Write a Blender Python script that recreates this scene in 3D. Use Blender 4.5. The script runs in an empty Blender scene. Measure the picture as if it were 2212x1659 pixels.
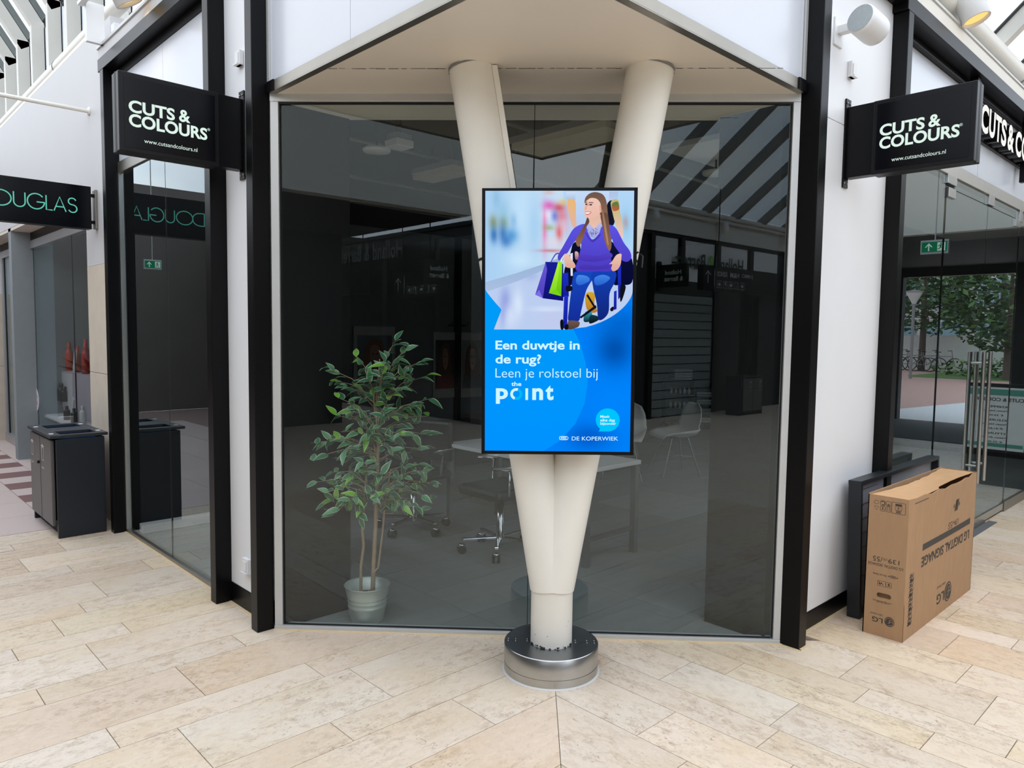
import bpy, bmesh, math, random
from mathutils import Vector, Matrix
random.seed(7)
sc = bpy.context.scene
COL = sc.collection
# ------------------------------------------------------------------ camera, sky, light, exposure
cam_d = bpy.data.cameras.new('camera'); cam = bpy.data.objects.new('camera', cam_d); COL.objects.link(cam); sc.camera = cam
cam_d.sensor_width = 36.0; cam_d.lens = 36.0 * 1583.51 / 2212; cam_d.clip_start = 0.05; cam_d.clip_end = 300
_yaw, _pit, _rol = 0.809093648, 0.0694267122, -0.0130497744
_fw = Vector((math.cos(_yaw)*math.cos(_pit), math.sin(_yaw)*math.cos(_pit), -math.sin(_pit)))
_rt = Vector((math.sin(_yaw), -math.cos(_yaw), 0)); _dn = _fw.cross(_rt)
_r2 = _rt*math.cos(_rol) + _dn*math.sin(_rol); _d2 = -_rt*math.sin(_rol) + _dn*math.cos(_rol)
cam.matrix_world = Matrix(((_r2.x, -_d2.x, -_fw.x, 0), (_r2.y, -_d2.y, -_fw.y, 0), (_r2.z, -_d2.z, -_fw.z, 1.6), (0, 0, 0, 1)))
sc.view_settings.view_transform = 'Standard'; sc.view_settings.look = 'None'
sc.view_settings.gamma = 1; sc.view_settings.use_curve_mapping = False; sc.view_settings.exposure = 0.0
cy = sc.cycles
cy.max_bounces = 10; cy.diffuse_bounces = 5; cy.glossy_bounces = 5; cy.transmission_bounces = 4; cy.transparent_max_bounces = 24
cy.caustics_reflective = False; cy.caustics_refractive = False; cy.sample_clamp_indirect = 6.0
w = bpy.data.worlds.new('overcast_sky'); sc.world = w; w.use_nodes = True
nt = w.node_tree; N = nt.nodes; L = nt.links; N.clear()
out = N.new('ShaderNodeOutputWorld'); bg = N.new('ShaderNodeBackground'); tc = N.new('ShaderNodeTexCoord')
mp = N.new('ShaderNodeMapping'); mp.inputs['Scale'].default_value = (1.2, 1.2, 3.0)
ns = N.new('ShaderNodeTexNoise'); ns.inputs['Scale'].default_value = 2.2; ns.inputs['Detail'].default_value = 6; ns.inputs['Roughness'].default_value = 0.55
rp = N.new('ShaderNodeValToRGB'); rp.color_ramp.elements[0].position = 0.35; rp.color_ramp.elements[0].color = (0.70, 0.82, 1.0, 1)
rp.color_ramp.elements[1].position = 0.62; rp.color_ramp.elements[1].color = (1.0, 1.0, 1.0, 1)
L.new(tc.outputs['Generated'], mp.inputs['Vector']); L.new(mp.outputs[0], ns.inputs['Vector']); L.new(ns.outputs['Fac'], rp.inputs[0])
L.new(rp.outputs[0], bg.inputs['Color']); bg.inputs['Strength'].default_value = 2.42; L.new(bg.outputs[0], out.inputs['Surface'])

# ------------------------------------------------------------------ materials
def s2l(c):
    return tuple((x/12.92 if x <= 0.04045 else ((x+0.055)/1.055)**2.4) for x in c)
def rgb(r, g, b): return s2l((r/255, g/255, b/255))
MATS = {}
def mat(name, col, rough=0.5, metal=0.0, var=0.05, scale=12.0, spec=0.5, bump=0.0, objcol=False, stretch=None, coat=0.0):
    if name in MATS: return MATS[name]
    m = bpy.data.materials.new(name); m.use_nodes = True; n = m.node_tree.nodes; l = m.node_tree.links
    p = n['Principled BSDF']; p.inputs['Roughness'].default_value = rough; p.inputs['Metallic'].default_value = metal
    p.inputs['Specular IOR Level'].default_value = spec; p.inputs['Coat Weight'].default_value = coat
    t = n.new('ShaderNodeTexCoord'); x = n.new('ShaderNodeTexNoise'); x.inputs['Scale'].default_value = scale; x.inputs['Detail'].default_value = 5
    if stretch:
        g = n.new('ShaderNodeMapping'); g.inputs['Scale'].default_value = stretch; l.new(t.outputs['Object'], g.inputs[0]); l.new(g.outputs[0], x.inputs['Vector'])
    else: l.new(t.outputs['Object'], x.inputs['Vector'])
    mr = n.new('ShaderNodeMapRange'); mr.inputs[3].default_value = 1-var*2; mr.inputs[4].default_value = 1+var*2; l.new(x.outputs['Fac'], mr.inputs[0])
    mx = n.new('ShaderNodeMix'); mx.data_type = 'RGBA'; mx.blend_type = 'MULTIPLY'; mx.inputs[0].default_value = 1
    if objcol:
        oi = n.new('ShaderNodeObjectInfo'); l.new(oi.outputs['Color'], mx.inputs[6])
    else: mx.inputs[6].default_value = (*col, 1)
    l.new(mr.outputs[0], mx.inputs[7]); l.new(mx.outputs[2], p.inputs['Base Color'])
    if bump:
        b = n.new('ShaderNodeBump'); b.inputs['Strength'].default_value = bump; b.inputs['Distance'].default_value = 0.002; l.new(x.outputs['Fac'], b.inputs['Height']); l.new(b.outputs[0], p.inputs['Normal'])
    MATS[name] = m; return m
def emit(name, col, k=1.0):
    if name in MATS: return MATS[name]
    m = bpy.data.materials.new(name); m.use_nodes = True; n = m.node_tree.nodes; l = m.node_tree.links; n.clear()
    e = n.new('ShaderNodeEmission'); e.inputs[0].default_value = (*col, 1); e.inputs[1].default_value = k
    o = n.new('ShaderNodeOutputMaterial'); l.new(e.outputs[0], o.inputs[0]); MATS[name] = m; return m
def glass(name, tint, ior=1.5, grime=0.0):
    # one pane seen from either side: both surfaces' reflection on the face that is met first, plain passage through the other
    if name in MATS: return MATS[name]
    m = bpy.data.materials.new(name); m.use_nodes = True; n = m.node_tree.nodes; l = m.node_tree.links; n.clear()
    o = n.new('ShaderNodeOutputMaterial'); ge = n.new('ShaderNodeNewGeometry'); fr = n.new('ShaderNodeFresnel'); fr.inputs['IOR'].default_value = ior
    a = n.new('ShaderNodeMath'); a.operation = 'MULTIPLY'; a.inputs[1].default_value = 2
    b = n.new('ShaderNodeMath'); b.operation = 'ADD'; b.inputs[1].default_value = 1
    d = n.new('ShaderNodeMath'); d.operation = 'DIVIDE'
    l.new(fr.outputs[0], a.inputs[0]); l.new(fr.outputs[0], b.inputs[0]); l.new(a.outputs[0], d.inputs[0]); l.new(b.outputs[0], d.inputs[1])
    inv = n.new('ShaderNodeMath'); inv.operation = 'SUBTRACT'; inv.inputs[0].default_value = 1; l.new(ge.outputs['Backfacing'], inv.inputs[1])
    f = n.new('ShaderNodeMath'); f.operation = 'MULTIPLY'; l.new(d.outputs[0], f.inputs[0]); l.new(inv.outputs[0], f.inputs[1])
    tr = n.new('ShaderNodeBsdfTransparent'); cm = n.new('ShaderNodeMix'); cm.data_type = 'RGBA'; cm.inputs[6].default_value = (*tint, 1); cm.inputs[7].default_value = (1, 1, 1, 1)
    l.new(ge.outputs['Backfacing'], cm.inputs[0]); l.new(cm.outputs[2], tr.inputs[0])
    gl = n.new('ShaderNodeBsdfGlossy'); gl.inputs['Roughness'].default_value = 0.0; gl.inputs[0].default_value = (0.80, 0.90, 0.93, 1)
    s = n.new('ShaderNodeMixShader'); l.new(f.outputs[0], s.inputs[0]); l.new(tr.outputs[0], s.inputs[1]); l.new(gl.outputs[0], s.inputs[2])
    l.new(s.outputs[0], o.inputs[0]); MATS[name] = m; return m
def stone(name, base, dark, warm, sc_=1.0):
    # travertine: long veins and speckles run along the slab's own length; obj.color tints each slab
    m = bpy.data.materials.new(name); m.use_nodes = True; n = m.node_tree.nodes; l = m.node_tree.links; p = n['Principled BSDF']
    t = n.new('ShaderNodeTexCoord'); oi = n.new('ShaderNodeObjectInfo')
    off = n.new('ShaderNodeVectorMath'); off.operation = 'MULTIPLY_ADD'; off.inputs[1].default_value = (1, 1, 1)
    rv = n.new('ShaderNodeVectorMath'); rv.operation = 'SCALE'; rv.inputs[0].default_value = (37, 53, 11); l.new(oi.outputs['Random'], rv.inputs['Scale'])
    l.new(t.outputs['Object'], off.inputs[0]); l.new(rv.outputs[0], off.inputs[2])
    def tex(scale, st, det, rough=0.6, dist=0.0):
        g = n.new('ShaderNodeMapping'); g.inputs['Scale'].default_value = st; l.new(off.outputs[0], g.inputs[0])
        x = n.new('ShaderNodeTexNoise'); x.inputs['Scale'].default_value = scale; x.inputs['Detail'].default_value = det; x.inputs['Roughness'].default_value = rough
        x.inputs['Distortion'].default_value = dist; l.new(g.outputs[0], x.inputs['Vector']); return x
    def ramp(src, p0, p1, c0=(0, 0, 0, 1), c1=(1, 1, 1, 1)):
        r = n.new('ShaderNodeValToRGB'); e = r.color_ramp.elements; e[0].position = p0; e[1].position = p1; e[0].color = c0; e[1].color = c1
        l.new(src.outputs[0], r.inputs[0]); return r
    def mix(fac, a, b, mode='MIX'):
        x = n.new('ShaderNodeMix'); x.data_type = 'RGBA'; x.blend_type = mode
        (l.new(fac, x.inputs[0]) if not isinstance(fac, float) else setattr(x.inputs[0], 'default_value', fac))
        for i, v in ((6, a), (7, b)):
            (setattr(x.inputs[i], 'default_value', (*v, 1)) if isinstance(v, tuple) else l.new(v, x.inputs[i]))
        return x.outputs[2]
    big = ramp(tex(2.0*sc_, (0.8, 1.25, 1), 4), 0.42, 0.70); mid = ramp(tex(20*sc_, (0.72, 1.2, 1), 8, 0.76, 0.4), 0.48, 0.62)
    spk = ramp(tex(75*sc_, (0.7, 1.15, 1), 4, 0.7, 0.6), 0.585, 0.66); lt = ramp(tex(30*sc_, (0.6, 1.2, 1), 6, 0.75), 0.5, 0.66); zone = ramp(tex(3.4*sc_, (0.7, 1.2, 1), 3), 0.38, 0.66)
    wv = tex(6.5*sc_, (0.7, 1.2, 1), 3, 0.55, 1.2)
    a1 = n.new('ShaderNodeMath'); a1.operation = 'SUBTRACT'; a1.inputs[1].default_value = 0.5; l.new(wv.outputs[0], a1.inputs[0])
    a2 = n.new('ShaderNodeMath'); a2.operation = 'ABSOLUTE'; l.new(a1.outputs[0], a2.inputs[0])
    ln = ramp(a2, 0.003, 0.009, (1, 1, 1, 1), (0, 0, 0, 1)); msk = ramp(tex(3.6*sc_, (1, 1, 1), 2), 0.66, 0.70)
    lm = n.new('ShaderNodeMath'); lm.operation = 'MULTIPLY'; l.new(ln.outputs[0], lm.inputs[0]); l.new(msk.outputs[0], lm.inputs[1])
    lm2 = n.new('ShaderNodeMath'); lm2.operation = 'MULTIPLY'; lm2.inputs[1].default_value = 0.75; l.new(lm.outputs[0], lm2.inputs[0])
    kz = n.new('ShaderNodeMath'); kz.operation = 'MULTIPLY_ADD'; kz.inputs[1].default_value = 0.62; kz.inputs[2].default_value = 0.18; l.new(zone.outputs[0], kz.inputs[0])
    k = n.new('ShaderNodeMath'); k.operation = 'MULTIPLY'; l.new(mid.outputs[0], k.inputs[0]); l.new(kz.outputs[0], k.inputs[1])
    k2 = n.new('ShaderNodeMath'); k2.operation = 'MULTIPLY'; l.new(kz.outputs[0], k2.inputs[1]); l.new(spk.outputs[0], k2.inputs[0])
    k3 = n.new('ShaderNodeMath'); k3.operation = 'MULTIPLY'; k3.inputs[1].default_value = 0.30; l.new(lt.outputs[0], k3.inputs[0])
    c = mix(big.outputs[0], base, warm); c = mix(k.outputs[0], c, dark); c = mix(k3.outputs[0], c, tuple(min(1, x*1.22) for x in base))
    c = mix(k2.outputs[0], c, tuple(x*0.45 for x in dark)); c = mix(lm2.outputs[0], c, tuple(x*0.4 for x in dark))
    c = mix(1.0, c, oi.outputs['Color'], 'MULTIPLY'); l.new(c, p.inputs['Base Color'])
    rr = n.new('ShaderNodeMapRange'); rr.inputs[3].default_value = 0.38; rr.inputs[4].default_value = 0.6; l.new(mid.outputs[0], rr.inputs[0]); l.new(rr.outputs[0], p.inputs['Roughness'])
    p.inputs['Specular IOR Level'].default_value = 0.35
    MATS[name] = m; return m

M_white = mat('white_wall_panel', rgb(232, 233, 235), 0.45, var=0.012, scale=4)
M_gloss = mat('white_glossy_panel', rgb(208, 212, 220), 0.22, var=0.01, scale=3)
M_plaster = mat('pale_wall_plaster', rgb(206, 205, 205), 0.6, var=0.012, scale=3)
M_paint = mat('off_white_paint', rgb(226, 221, 210), 0.5, var=0.02, scale=5)
M_cream = mat('cream_column_paint', rgb(233, 230, 221), 0.42, var=0.025, scale=7)
M_soffit = mat('soffit_paint', rgb(222, 213, 200), 0.55, var=0.025, scale=3)
M_beige = mat('beige_stone_cladding', rgb(214, 202, 184), 0.5, var=0.05, scale=9)
M_black = mat('black_coated_steel', rgb(7, 7, 9), 0.36, var=0.06, scale=3, spec=0.2)
M_blackm = mat('black_matt', rgb(11, 11, 13), 0.6, var=0.06, spec=0.3)
M_dark = mat('dark_interior', rgb(34, 35, 37), 0.7, var=0.08, scale=3)
M_steel = mat('brushed_stainless', rgb(188, 188, 186), 0.30, 1.0, var=0.05, scale=20, stretch=(1, 1, 8))
M_alu = mat('satin_aluminium', rgb(196, 197, 199), 0.38, 0.85, var=0.03, scale=10)
M_frame = mat('grey_frame_paint', rgb(200, 201, 200), 0.45, 0.35, var=0.03, scale=6)
M_steeld = mat('dull_steel_trim', rgb(150, 146, 138), 0.36, 0.9, var=0.08, scale=4)
M_grey = mat('grey_paint', rgb(128, 128, 126), 0.5, var=0.04)
M_gask = mat('black_gasket', rgb(20, 21, 22), 0.6)
M_plast = mat('white_plastic', rgb(226, 227, 228), 0.4, var=0.015)
M_card = mat('brown_cardboard', rgb(172, 136, 101), 0.75, var=0.05, scale=30, stretch=(1, 1, 0.25), bump=0.05)
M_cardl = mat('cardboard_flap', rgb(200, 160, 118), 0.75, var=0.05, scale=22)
M_ink = mat('dark_print_ink', rgb(62, 58, 54), 0.7, var=0.04)
M_inkb = mat('black_print_ink', rgb(38, 35, 33), 0.7, var=0.04)
M_glass = glass('clear_shop_glass', (0.90, 0.935, 0.925))
M_glassr = glass('roof_glass', (0.62, 0.66, 0.69))
M_text = emit('lit_white_lettering', rgb(225, 245, 235), 1.0)
M_mint = emit('lit_mint_lettering', rgb(105, 200, 180), 0.95)
M_conc = mat('grey_porcelain_tile', rgb(112, 114, 112), 0.42, var=0.07, scale=5, objcol=True, stretch=(0.5, 2.5, 1))
M_trav = stone('travertine', rgb(229, 216, 200), rgb(182, 160, 138), rgb(222, 204, 178))
M_grout = mat('brown_joint_mortar', rgb(120, 104, 90), 0.85, var=0.05)
M_caulk = mat('cream_sealant', rgb(226, 204, 166), 0.6, var=0.05)
M_pink = mat('pink_terrazzo', rgb(205, 186, 180), 0.45, var=0.05, scale=60, objcol=True)

# ------------------------------------------------------------------ mesh helpers
class MB:
    def __init__(s): s.v = []; s.f = []; s.m = []; s.sm = []
    def add(s, vs, fs, mi=0, smooth=False):
        b = len(s.v); s.v += [tuple(x) for x in vs]; s.f += [tuple(b+i for i in f) for f in fs]; s.m += [mi]*len(fs); s.sm += [smooth]*len(fs); return s
    def box(s, x0, x1, y0, y1, z0, z1, mi=0):
        if x1 < x0: x0, x1 = x1, x0
        if y1 < y0: y0, y1 = y1, y0
        if z1 < z0: z0, z1 = z1, z0
        return s.add([(x0,y0,z0),(x1,y0,z0),(x1,y1,z0),(x0,y1,z0),(x0,y0,z1),(x1,y0,z1),(x1,y1,z1),(x0,y1,z1)],
                     [(3,2,1,0),(4,5,6,7),(0,1,5,4),(1,2,6,5),(2,3,7,6),(3,0,4,7)], mi)
    def obox(s, c, ax, ay, az, hx, hy, hz, mi=0):      # box with its own axes
        c, ax, ay, az = Vector(c), Vector(ax).normalized(), Vector(ay).normalized(), Vector(az).normalized(); p = []
        for dz in (-hz, hz):
            for dx, dy in ((-hx,-hy),(hx,-hy),(hx,hy),(-hx,hy)): p.append(c+ax*dx+ay*dy+az*dz)
        f = [(3,2,1,0),(4,5,6,7),(0,1,5,4),(1,2,6,5),(2,3,7,6),(3,0,4,7)]
        if ax.cross(ay).dot(az) < 0: f = [tuple(reversed(q)) for q in f]
        return s.add(p, f, mi)
    def prism(s, poly, z0, z1, mi=0):                   # plan polygon (counter-clockwise) from z0 to z1
        a = sum(poly[i][0]*poly[(i+1)%len(poly)][1]-poly[(i+1)%len(poly)][0]*poly[i][1] for i in range(len(poly)))
        if a < 0: poly = poly[::-1]
        n = len(poly); v = [(x,y,z0) for x,y in poly]+[(x,y,z1) for x,y in poly]
        return s.add(v, [tuple(reversed(range(n))), tuple(range(n,2*n))]+[(i,(i+1)%n,n+(i+1)%n,n+i) for i in range(n)], mi)
    def eprism(s, o, ex, ey, ez, poly, d, mi=0):        # polygon in the plane (o, ex, ey) pushed d along ez
        o, ex, ey, ez = Vector(o), Vector(ex), Vector(ey), Vector(ez)
        a = sum(poly[i][0]*poly[(i+1)%len(poly)][1]-poly[(i+1)%len(poly)][0]*poly[i][1] for i in range(len(poly)))
        if (a < 0) != (ex.cross(ey).dot(ez)*d < 0): poly = poly[::-1]
        n = len(poly); v = [o+ex*x+ey*y for x,y in poly]; v += [p+ez*d for p in v]
        return s.add(v, [tuple(reversed(range(n))), tuple(range(n,2*n))]+[(i,(i+1)%n,n+(i+1)%n,n+i) for i in range(n)], mi)
    def tube(s, pts, r, n=10, mi=0, cap=True):
        pts = [Vector(p) for p in pts]; rs = r if isinstance(r, (list, tuple)) else [r]*len(pts); b = []; up = None
        for i, p in enumerate(pts):
            d = (pts[min(i+1,len(pts)-1)]-pts[max(i-1,0)]).normalized()
            if up is None: up = Vector((0,0,1)) if abs(d.z) < 0.9 else Vector((1,0,0))
            u = (up-d*up.dot(d)).normalized(); v = d.cross(u); up = u
            b.append([p+(u*math.cos(2*math.pi*k/n)+v*math.sin(2*math.pi*k/n))*rs[i] for k in range(n)])
        vs = [q for ring in b for q in ring]
        fs = [(i*n+k, i*n+(k+1)%n, (i+1)*n+(k+1)%n, (i+1)*n+k) for i in range(len(b)-1) for k in range(n)]
        s.add(vs, fs, mi, True)
        if cap: s.add(b[0]+b[-1], [tuple(reversed(range(n))), tuple(range(n,2*n))], mi)
        return s
    def lathe(s, prof, c=(0,0,0), n=32, mi=0, smooth=True):   # (radius, z) pairs
        c = Vector(c); vs = [c+Vector((r*math.cos(2*math.pi*k/n), r*math.sin(2*math.pi*k/n), z)) for r,z in prof for k in range(n)]
        fs = [(i*n+k, i*n+(k+1)%n, (i+1)*n+(k+1)%n, (i+1)*n+k) for i in range(len(prof)-1) for k in range(n)]
        return s.add(vs, fs, mi, smooth)
    def ball(s, c, r, n=10, m=7, mi=0, sq=(1,1,1)):
        c = Vector(c); prof = [(max(1e-4, math.sin(math.pi*j/m)), -math.cos(math.pi*j/m)) for j in range(m+1)]
        vs = [c+Vector((r*sq[0]*a*math.cos(2*math.pi*k/n), r*sq[1]*a*math.sin(2*math.pi*k/n), r*sq[2]*z)) for a,z in prof for k in range(n)]
        return s.add(vs, [(i*n+k, i*n+(k+1)%n, (i+1)*n+(k+1)%n, (i+1)*n+k) for i in range(m) for k in range(n)], mi, True)
    def mesh(s, name, mats):
        me = bpy.data.meshes.new(name); me.from_pydata(s.v, [], s.f)
        for m in (mats if isinstance(mats, (list, tuple)) else [mats]): me.materials.append(m)
        me.polygons.foreach_set('material_index', s.m); me.polygons.foreach_set('use_smooth', s.sm); me.update(); return me
    def build(s, name, mats, parent=None, bevel=0.0):
        return link(name, s.mesh(name, mats), parent, bevel)
def link(name, me, parent=None, bevel=0.0):
    o = bpy.data.objects.new(name, me); COL.objects.link(o)
    if parent is not None:
        o.parent = parent
        if parent.type == 'EMPTY': o.matrix_parent_inverse = parent.matrix_basis.inverted()
    if bevel:
        b = o.modifiers.new('bevel', 'BEVEL'); b.width = bevel; b.segments = 2; b.limit_method = 'ANGLE'
    return o
def tag(o, label=None, cat=None, group=None, kind=None):
    for k, v in (('label', label), ('category', cat), ('group', group), ('kind', kind)):
        if v: o[k] = v
    return o
def thing(name, label, cat, loc=(0,0,0), group=None, rz=0.0):
    o = bpy.data.objects.new(name, None); COL.objects.link(o); o.empty_display_size = 0.1
    o.location = loc; o.rotation_euler = (0,0,rz); o.matrix_basis = Matrix.Translation(loc) @ Matrix.Rotation(rz, 4, 'Z')
    return tag(o, label, cat, group)
def struct(o): o['kind'] = 'structure'; return o
def kids(o): return [c for c in o.children]
def dup(o, parent=None):
    c = o.copy(); COL.objects.link(c)
    if parent is not None: c.parent = parent; c.matrix_parent_inverse = o.matrix_parent_inverse.copy()
    for ch in list(o.children): dup(ch, c)
    return c
_tc = {}
def text_mesh(body, bold=0.0):
    k = (body, bold)
    if k in _tc: return _tc[k]
    c = bpy.data.curves.new('lettering', 'FONT'); c.body = body; c.offset = bold; c.resolution_u = 4
    o = bpy.data.objects.new('lettering', c); COL.objects.link(o); bpy.context.view_layer.update()
    me = bpy.data.meshes.new_from_object(o.evaluated_get(bpy.context.evaluated_depsgraph_get()))
    v = [(p.co.x, p.co.y) for p in me.vertices]; f = [tuple(q.vertices) for q in me.polygons]
    bpy.data.objects.remove(o); bpy.data.curves.remove(c); bpy.data.meshes.remove(me)
    x0 = min(a for a,_ in v); x1 = max(a for a,_ in v); y0 = min(b for _,b in v); y1 = max(b for _,b in v)
    _tc[k] = ([((a-x0)/(x1-x0), (b-y0)/(y1-y0)) for a,b in v], f, (x1-x0)/(y1-y0)); return _tc[k]
def put_text(mb, body, o, ex, ey, w_, h_, bold=0.0, mi=0):
    # flat lettering: lower-left corner o, ex to the reader's right, ey up; fills w_ by h_
    v, f, _ = text_mesh(body, bold); o, ex, ey = Vector(o), Vector(ex), Vector(ey)
    mb.add([o+ex*(a*w_)+ey*(b*h_) for a,b in v], f, mi)
def stroke(mb, o, ex, ey, pts, wd, mi=0, closed=False):
    # a flat pen stroke through pts in the plane (o, ex, ey)
    o, ex, ey = Vector(o), Vector(ex), Vector(ey); n = len(pts); lft, rgt = [], []
    for i in range(n):
        a = pts[(i-1) % n] if closed else pts[max(i-1,0)]; b = pts[(i+1) % n] if closed else pts[min(i+1,n-1)]
        d = Vector((b[0]-a[0], b[1]-a[1])).normalized(); q = Vector((-d.y, d.x))*wd/2; p = Vector(pts[i])
        lft.append(p+q); rgt.append(p-q)
    vs = [o+ex*p.x+ey*p.y for p in lft+rgt]; m = n if closed else n-1
    mb.add(vs, [(i, n+i, n+(i+1)%n, (i+1)%n) for i in range(m)], mi)
def arc(cx, cy_, rx, ry, a0, a1, n=20): return [(cx+rx*math.cos(math.radians(a0+(a1-a0)*i/n)), cy_+ry*math.sin(math.radians(a0+(a1-a0)*i/n))) for i in range(n+1)]
def clip(poly, a, b, c):                                 # keep a*x + b*y <= c
    r = []
    for i in range(len(poly)):
        p, q = poly[i], poly[(i+1) % len(poly)]; dp, dq = a*p[0]+b*p[1]-c, a*q[0]+b*q[1]-c
        if dp <= 0: r.append(p)
        if dp*dq < 0: t = dp/(dp-dq); r.append((p[0]+(q[0]-p[0])*t, p[1]+(q[1]-p[1])*t))
    return r
# the building's corner: facades run along +Y (left, x = 1.732) and +X (right, y = 1.705); the glass cuts the corner
GD = Vector((math.cos(math.radians(-45.9)), math.sin(math.radians(-45.9)), 0)); GN = Vector((-GD.y, GD.x, 0)); UP = Vector((0,0,1))
GA = Vector((1.737, 3.638, 0)); GDIST = GA.dot(GN)
def G(u, z, d=0.0): return GA + GD*u + UP*z + GN*d
# ------------------------------------------------------------------ floors
fl = struct(MB().box(-15, 15.5, -17, 15, -0.10, -0.012).build('floor', M_grout))
def tint():
    r = random.random(); k = random.uniform(0.92, 1.04)
    if r < 0.16: return (0.93*k, 0.86*k, 0.80*k, 1)
    if r < 0.34: return (0.98*k, 0.93*k, 0.83*k, 1)
    if r < 0.60: return (0.985*k, 0.97*k, 0.95*k, 1)
    return (1.0*k, 0.97*k, 0.94*k, 1)
def slab(poly, along_x, col=None):
    if len(poly) < 3: return
    cx = sum(p[0] for p in poly)/len(poly); cy_ = sum(p[1] for p in poly)/len(poly)
    m = [(p[0]-cx, p[1]-cy_) for p in poly]
    if not along_x: m = [(b, -a) for a, b in m]
    o = MB().prism(m, -0.012, 0.0).build('floor_tile', M_trav, fl)
    o.location = (cx, cy_, 0); o.rotation_euler = (0, 0, 0 if along_x else math.pi/2); o.color = col or tint()
YL = [6.665,6.365,6.195,5.92,5.56,5.37,5.095,4.735,4.555,4.27,4.09,3.715,3.53,3.16,2.97,2.60,2.415,2.13,1.762,1.575,1.30,0.93,0.745,0.47]
XL = [[0.3],[0.993],[1.259,.2],[0.968],[1.182,.1],[1.584,.5],[1.218,.3],[1.057,-.1],[0.887],[1.157,0.656],[0.941,.1],[1.531,0.656],[1.185,.4],[1.657,0.790],[1.783,1.0],[2.374,1.473,.5],[1.963,1.086,.2],[1.534,.6],[1.762,.9],[1.2,.4],[.7],[.3],[.5]]
XLcol = {(10,0):(.98,.94,.82,1),(8,1):(.97,.93,.82,1),(11,0):(.96,.9,.84,1),(12,0):(.95,.87,.79,1),(15,2):(.93,.90,.85,1),(15,1):(.91,.86,.80,1),(5,0):(.95,.90,.86,1),(7,1):(.98,.92,.85,1),(13,0):(.98,.975,.97,1),(14,1):(.97,.97,.96,1)}
gp = 0.0018
for r in range(len(YL)-1):
    y1, y0 = YL[r]-gp, YL[r+1]+gp; xs = [-1.3]+sorted(XL[r])+[4.0]
    for i in range(len(xs)-1):
        p = [(xs[i]+gp,y0),(xs[i+1]-gp,y0),(xs[i+1]-gp,y1),(xs[i]+gp,y1)]
        p = clip(p, 1, -1, 0.195-gp)
        p = clip(p, 1, 0, 1.78) if y0 > 3.6 else clip(p, GN.x, GN.y, GDIST+0.05)
        slab(p, True, XLcol.get((r, i)))
XR = [.665,.94,1.125,1.495,1.77,1.957,2.325,2.60,2.79,3.065,3.25,3.435,3.795,4.075,4.435,4.61,4.885,5.07,5.345,5.705,5.99,6.165,6.50,6.78,6.97,7.25,7.60,7.79,8.07,8.43,8.62,8.9]
YR = [[-.3],[.2],[.5],[.9,.1],[1.1,.3],[1.455,.5],[1.690,1.170,.3],[2.177,1.322,.6],[1.909,1.366,.5],[1.729,0.884],[1.209,0.640],[1.349,0.792],[0.960,.1],[1.114,.3],[0.879,.0],[1.234,.4],[.5],[1.189,.3],[.9],[.4],[1.3,.5],[.7],[1.0],[.4],[1.2],[.6],[.9],[1.3],[.5],[.8],[1.1]]
YRcol = {(13,1):(.96,.86,.75,1),(11,1):(.94,.90,.85,1),(9,1):(.98,.95,.86,1),(8,2):(.98,.99,.985,1),(11,2):(1,.985,.95,1)}
for r in range(len(XR)-1):
    x0, x1 = XR[r]+gp, XR[r+1]-gp; ys = [-1.0]+sorted(YR[r])+[4.0]
    for i in range(len(ys)-1):
        p = [(x0,ys[i]+gp),(x1,ys[i]+gp),(x1,ys[i+1]-gp),(x0,ys[i+1]-gp)]
        p = clip(p, -1, 1, -0.195-gp)
        p = clip(p, 0, 1, 1.72) if x0 > 3.7 else clip(p, GN.x, GN.y, GDIST+0.05)
        slab(p, False, YRcol.get((r, i)))
# the paving goes on beyond what the photograph resolves
far = MB(); far.box(-15, -1.305, -17, 6.66, -0.02, -0.001); far.box(-1.305, 15.4, -17, -1.005, -0.02, -0.001); far.box(8.905, 15.4, -1.005, 1.72, -0.02, -0.001)
far.box(-1.305, .66, -1.005, .465, -0.02, -0.001)
o = far.build('far_paving', M_trav, fl); o['kind'] = 'stuff'
# cream sealant lines where the paving meets the frames
cl = MB(); cl.obox(G(1.337, 0.001, -0.008), GD, GN, UP, 1.34, 0.010, 0.004); cl.box(1.715, 1.735, 4.27, 6.19, -.003, .004); cl.box(1.715, 1.735, 3.72, 4.19, -.003, .004); cl.box(3.68, 4.71, 1.685, 1.71, -.003, .004)
cl.box(3.575,3.60,1.605,1.715,-.003,.003); cl.box(3.59,3.685,1.60,1.62,-.003,.003)
cl.build('sealant_line', M_caulk, fl)
# salon floor: large grey tiles
fs = struct(MB().box(1.80, 12.2, 1.74, 10.6, -0.012, -0.004).build('floor', M_blackm))
for i in range(11):
    for j in range(11):
        x0 = 1.76+i*0.9; y0 = 1.74+j*0.45 + (0.0 if i % 2 else 0.0)
        p = [(x0+.002,y0+.002),(x0+.898,y0+.002),(x0+.898,y0+.448),(x0+.002,y0+.448)]
        p = clip(p, -GN.x, -GN.y, -(GDIST+0.012)); p = clip(p, -1, 0, -1.765); p = clip(p, 0, -1, -1.745)
        if len(p) < 3: continue
        cx = sum(a for a,_ in p)/len(p); cy_ = sum(b for _,b in p)/len(p)
        o = MB().prism([(a-cx,b-cy_) for a,b in p], -0.004, 0.0).build('floor_tile', M_conc, fs); o.location = (cx,cy_,0)
        k = random.uniform(.88, 1.08); o.color = (*[c*k for c in rgb(136,140,138)], 1)
far = MB().box(1.8, 12.2, 6.70, 10.6, -0.004, -0.0005); 
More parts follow.
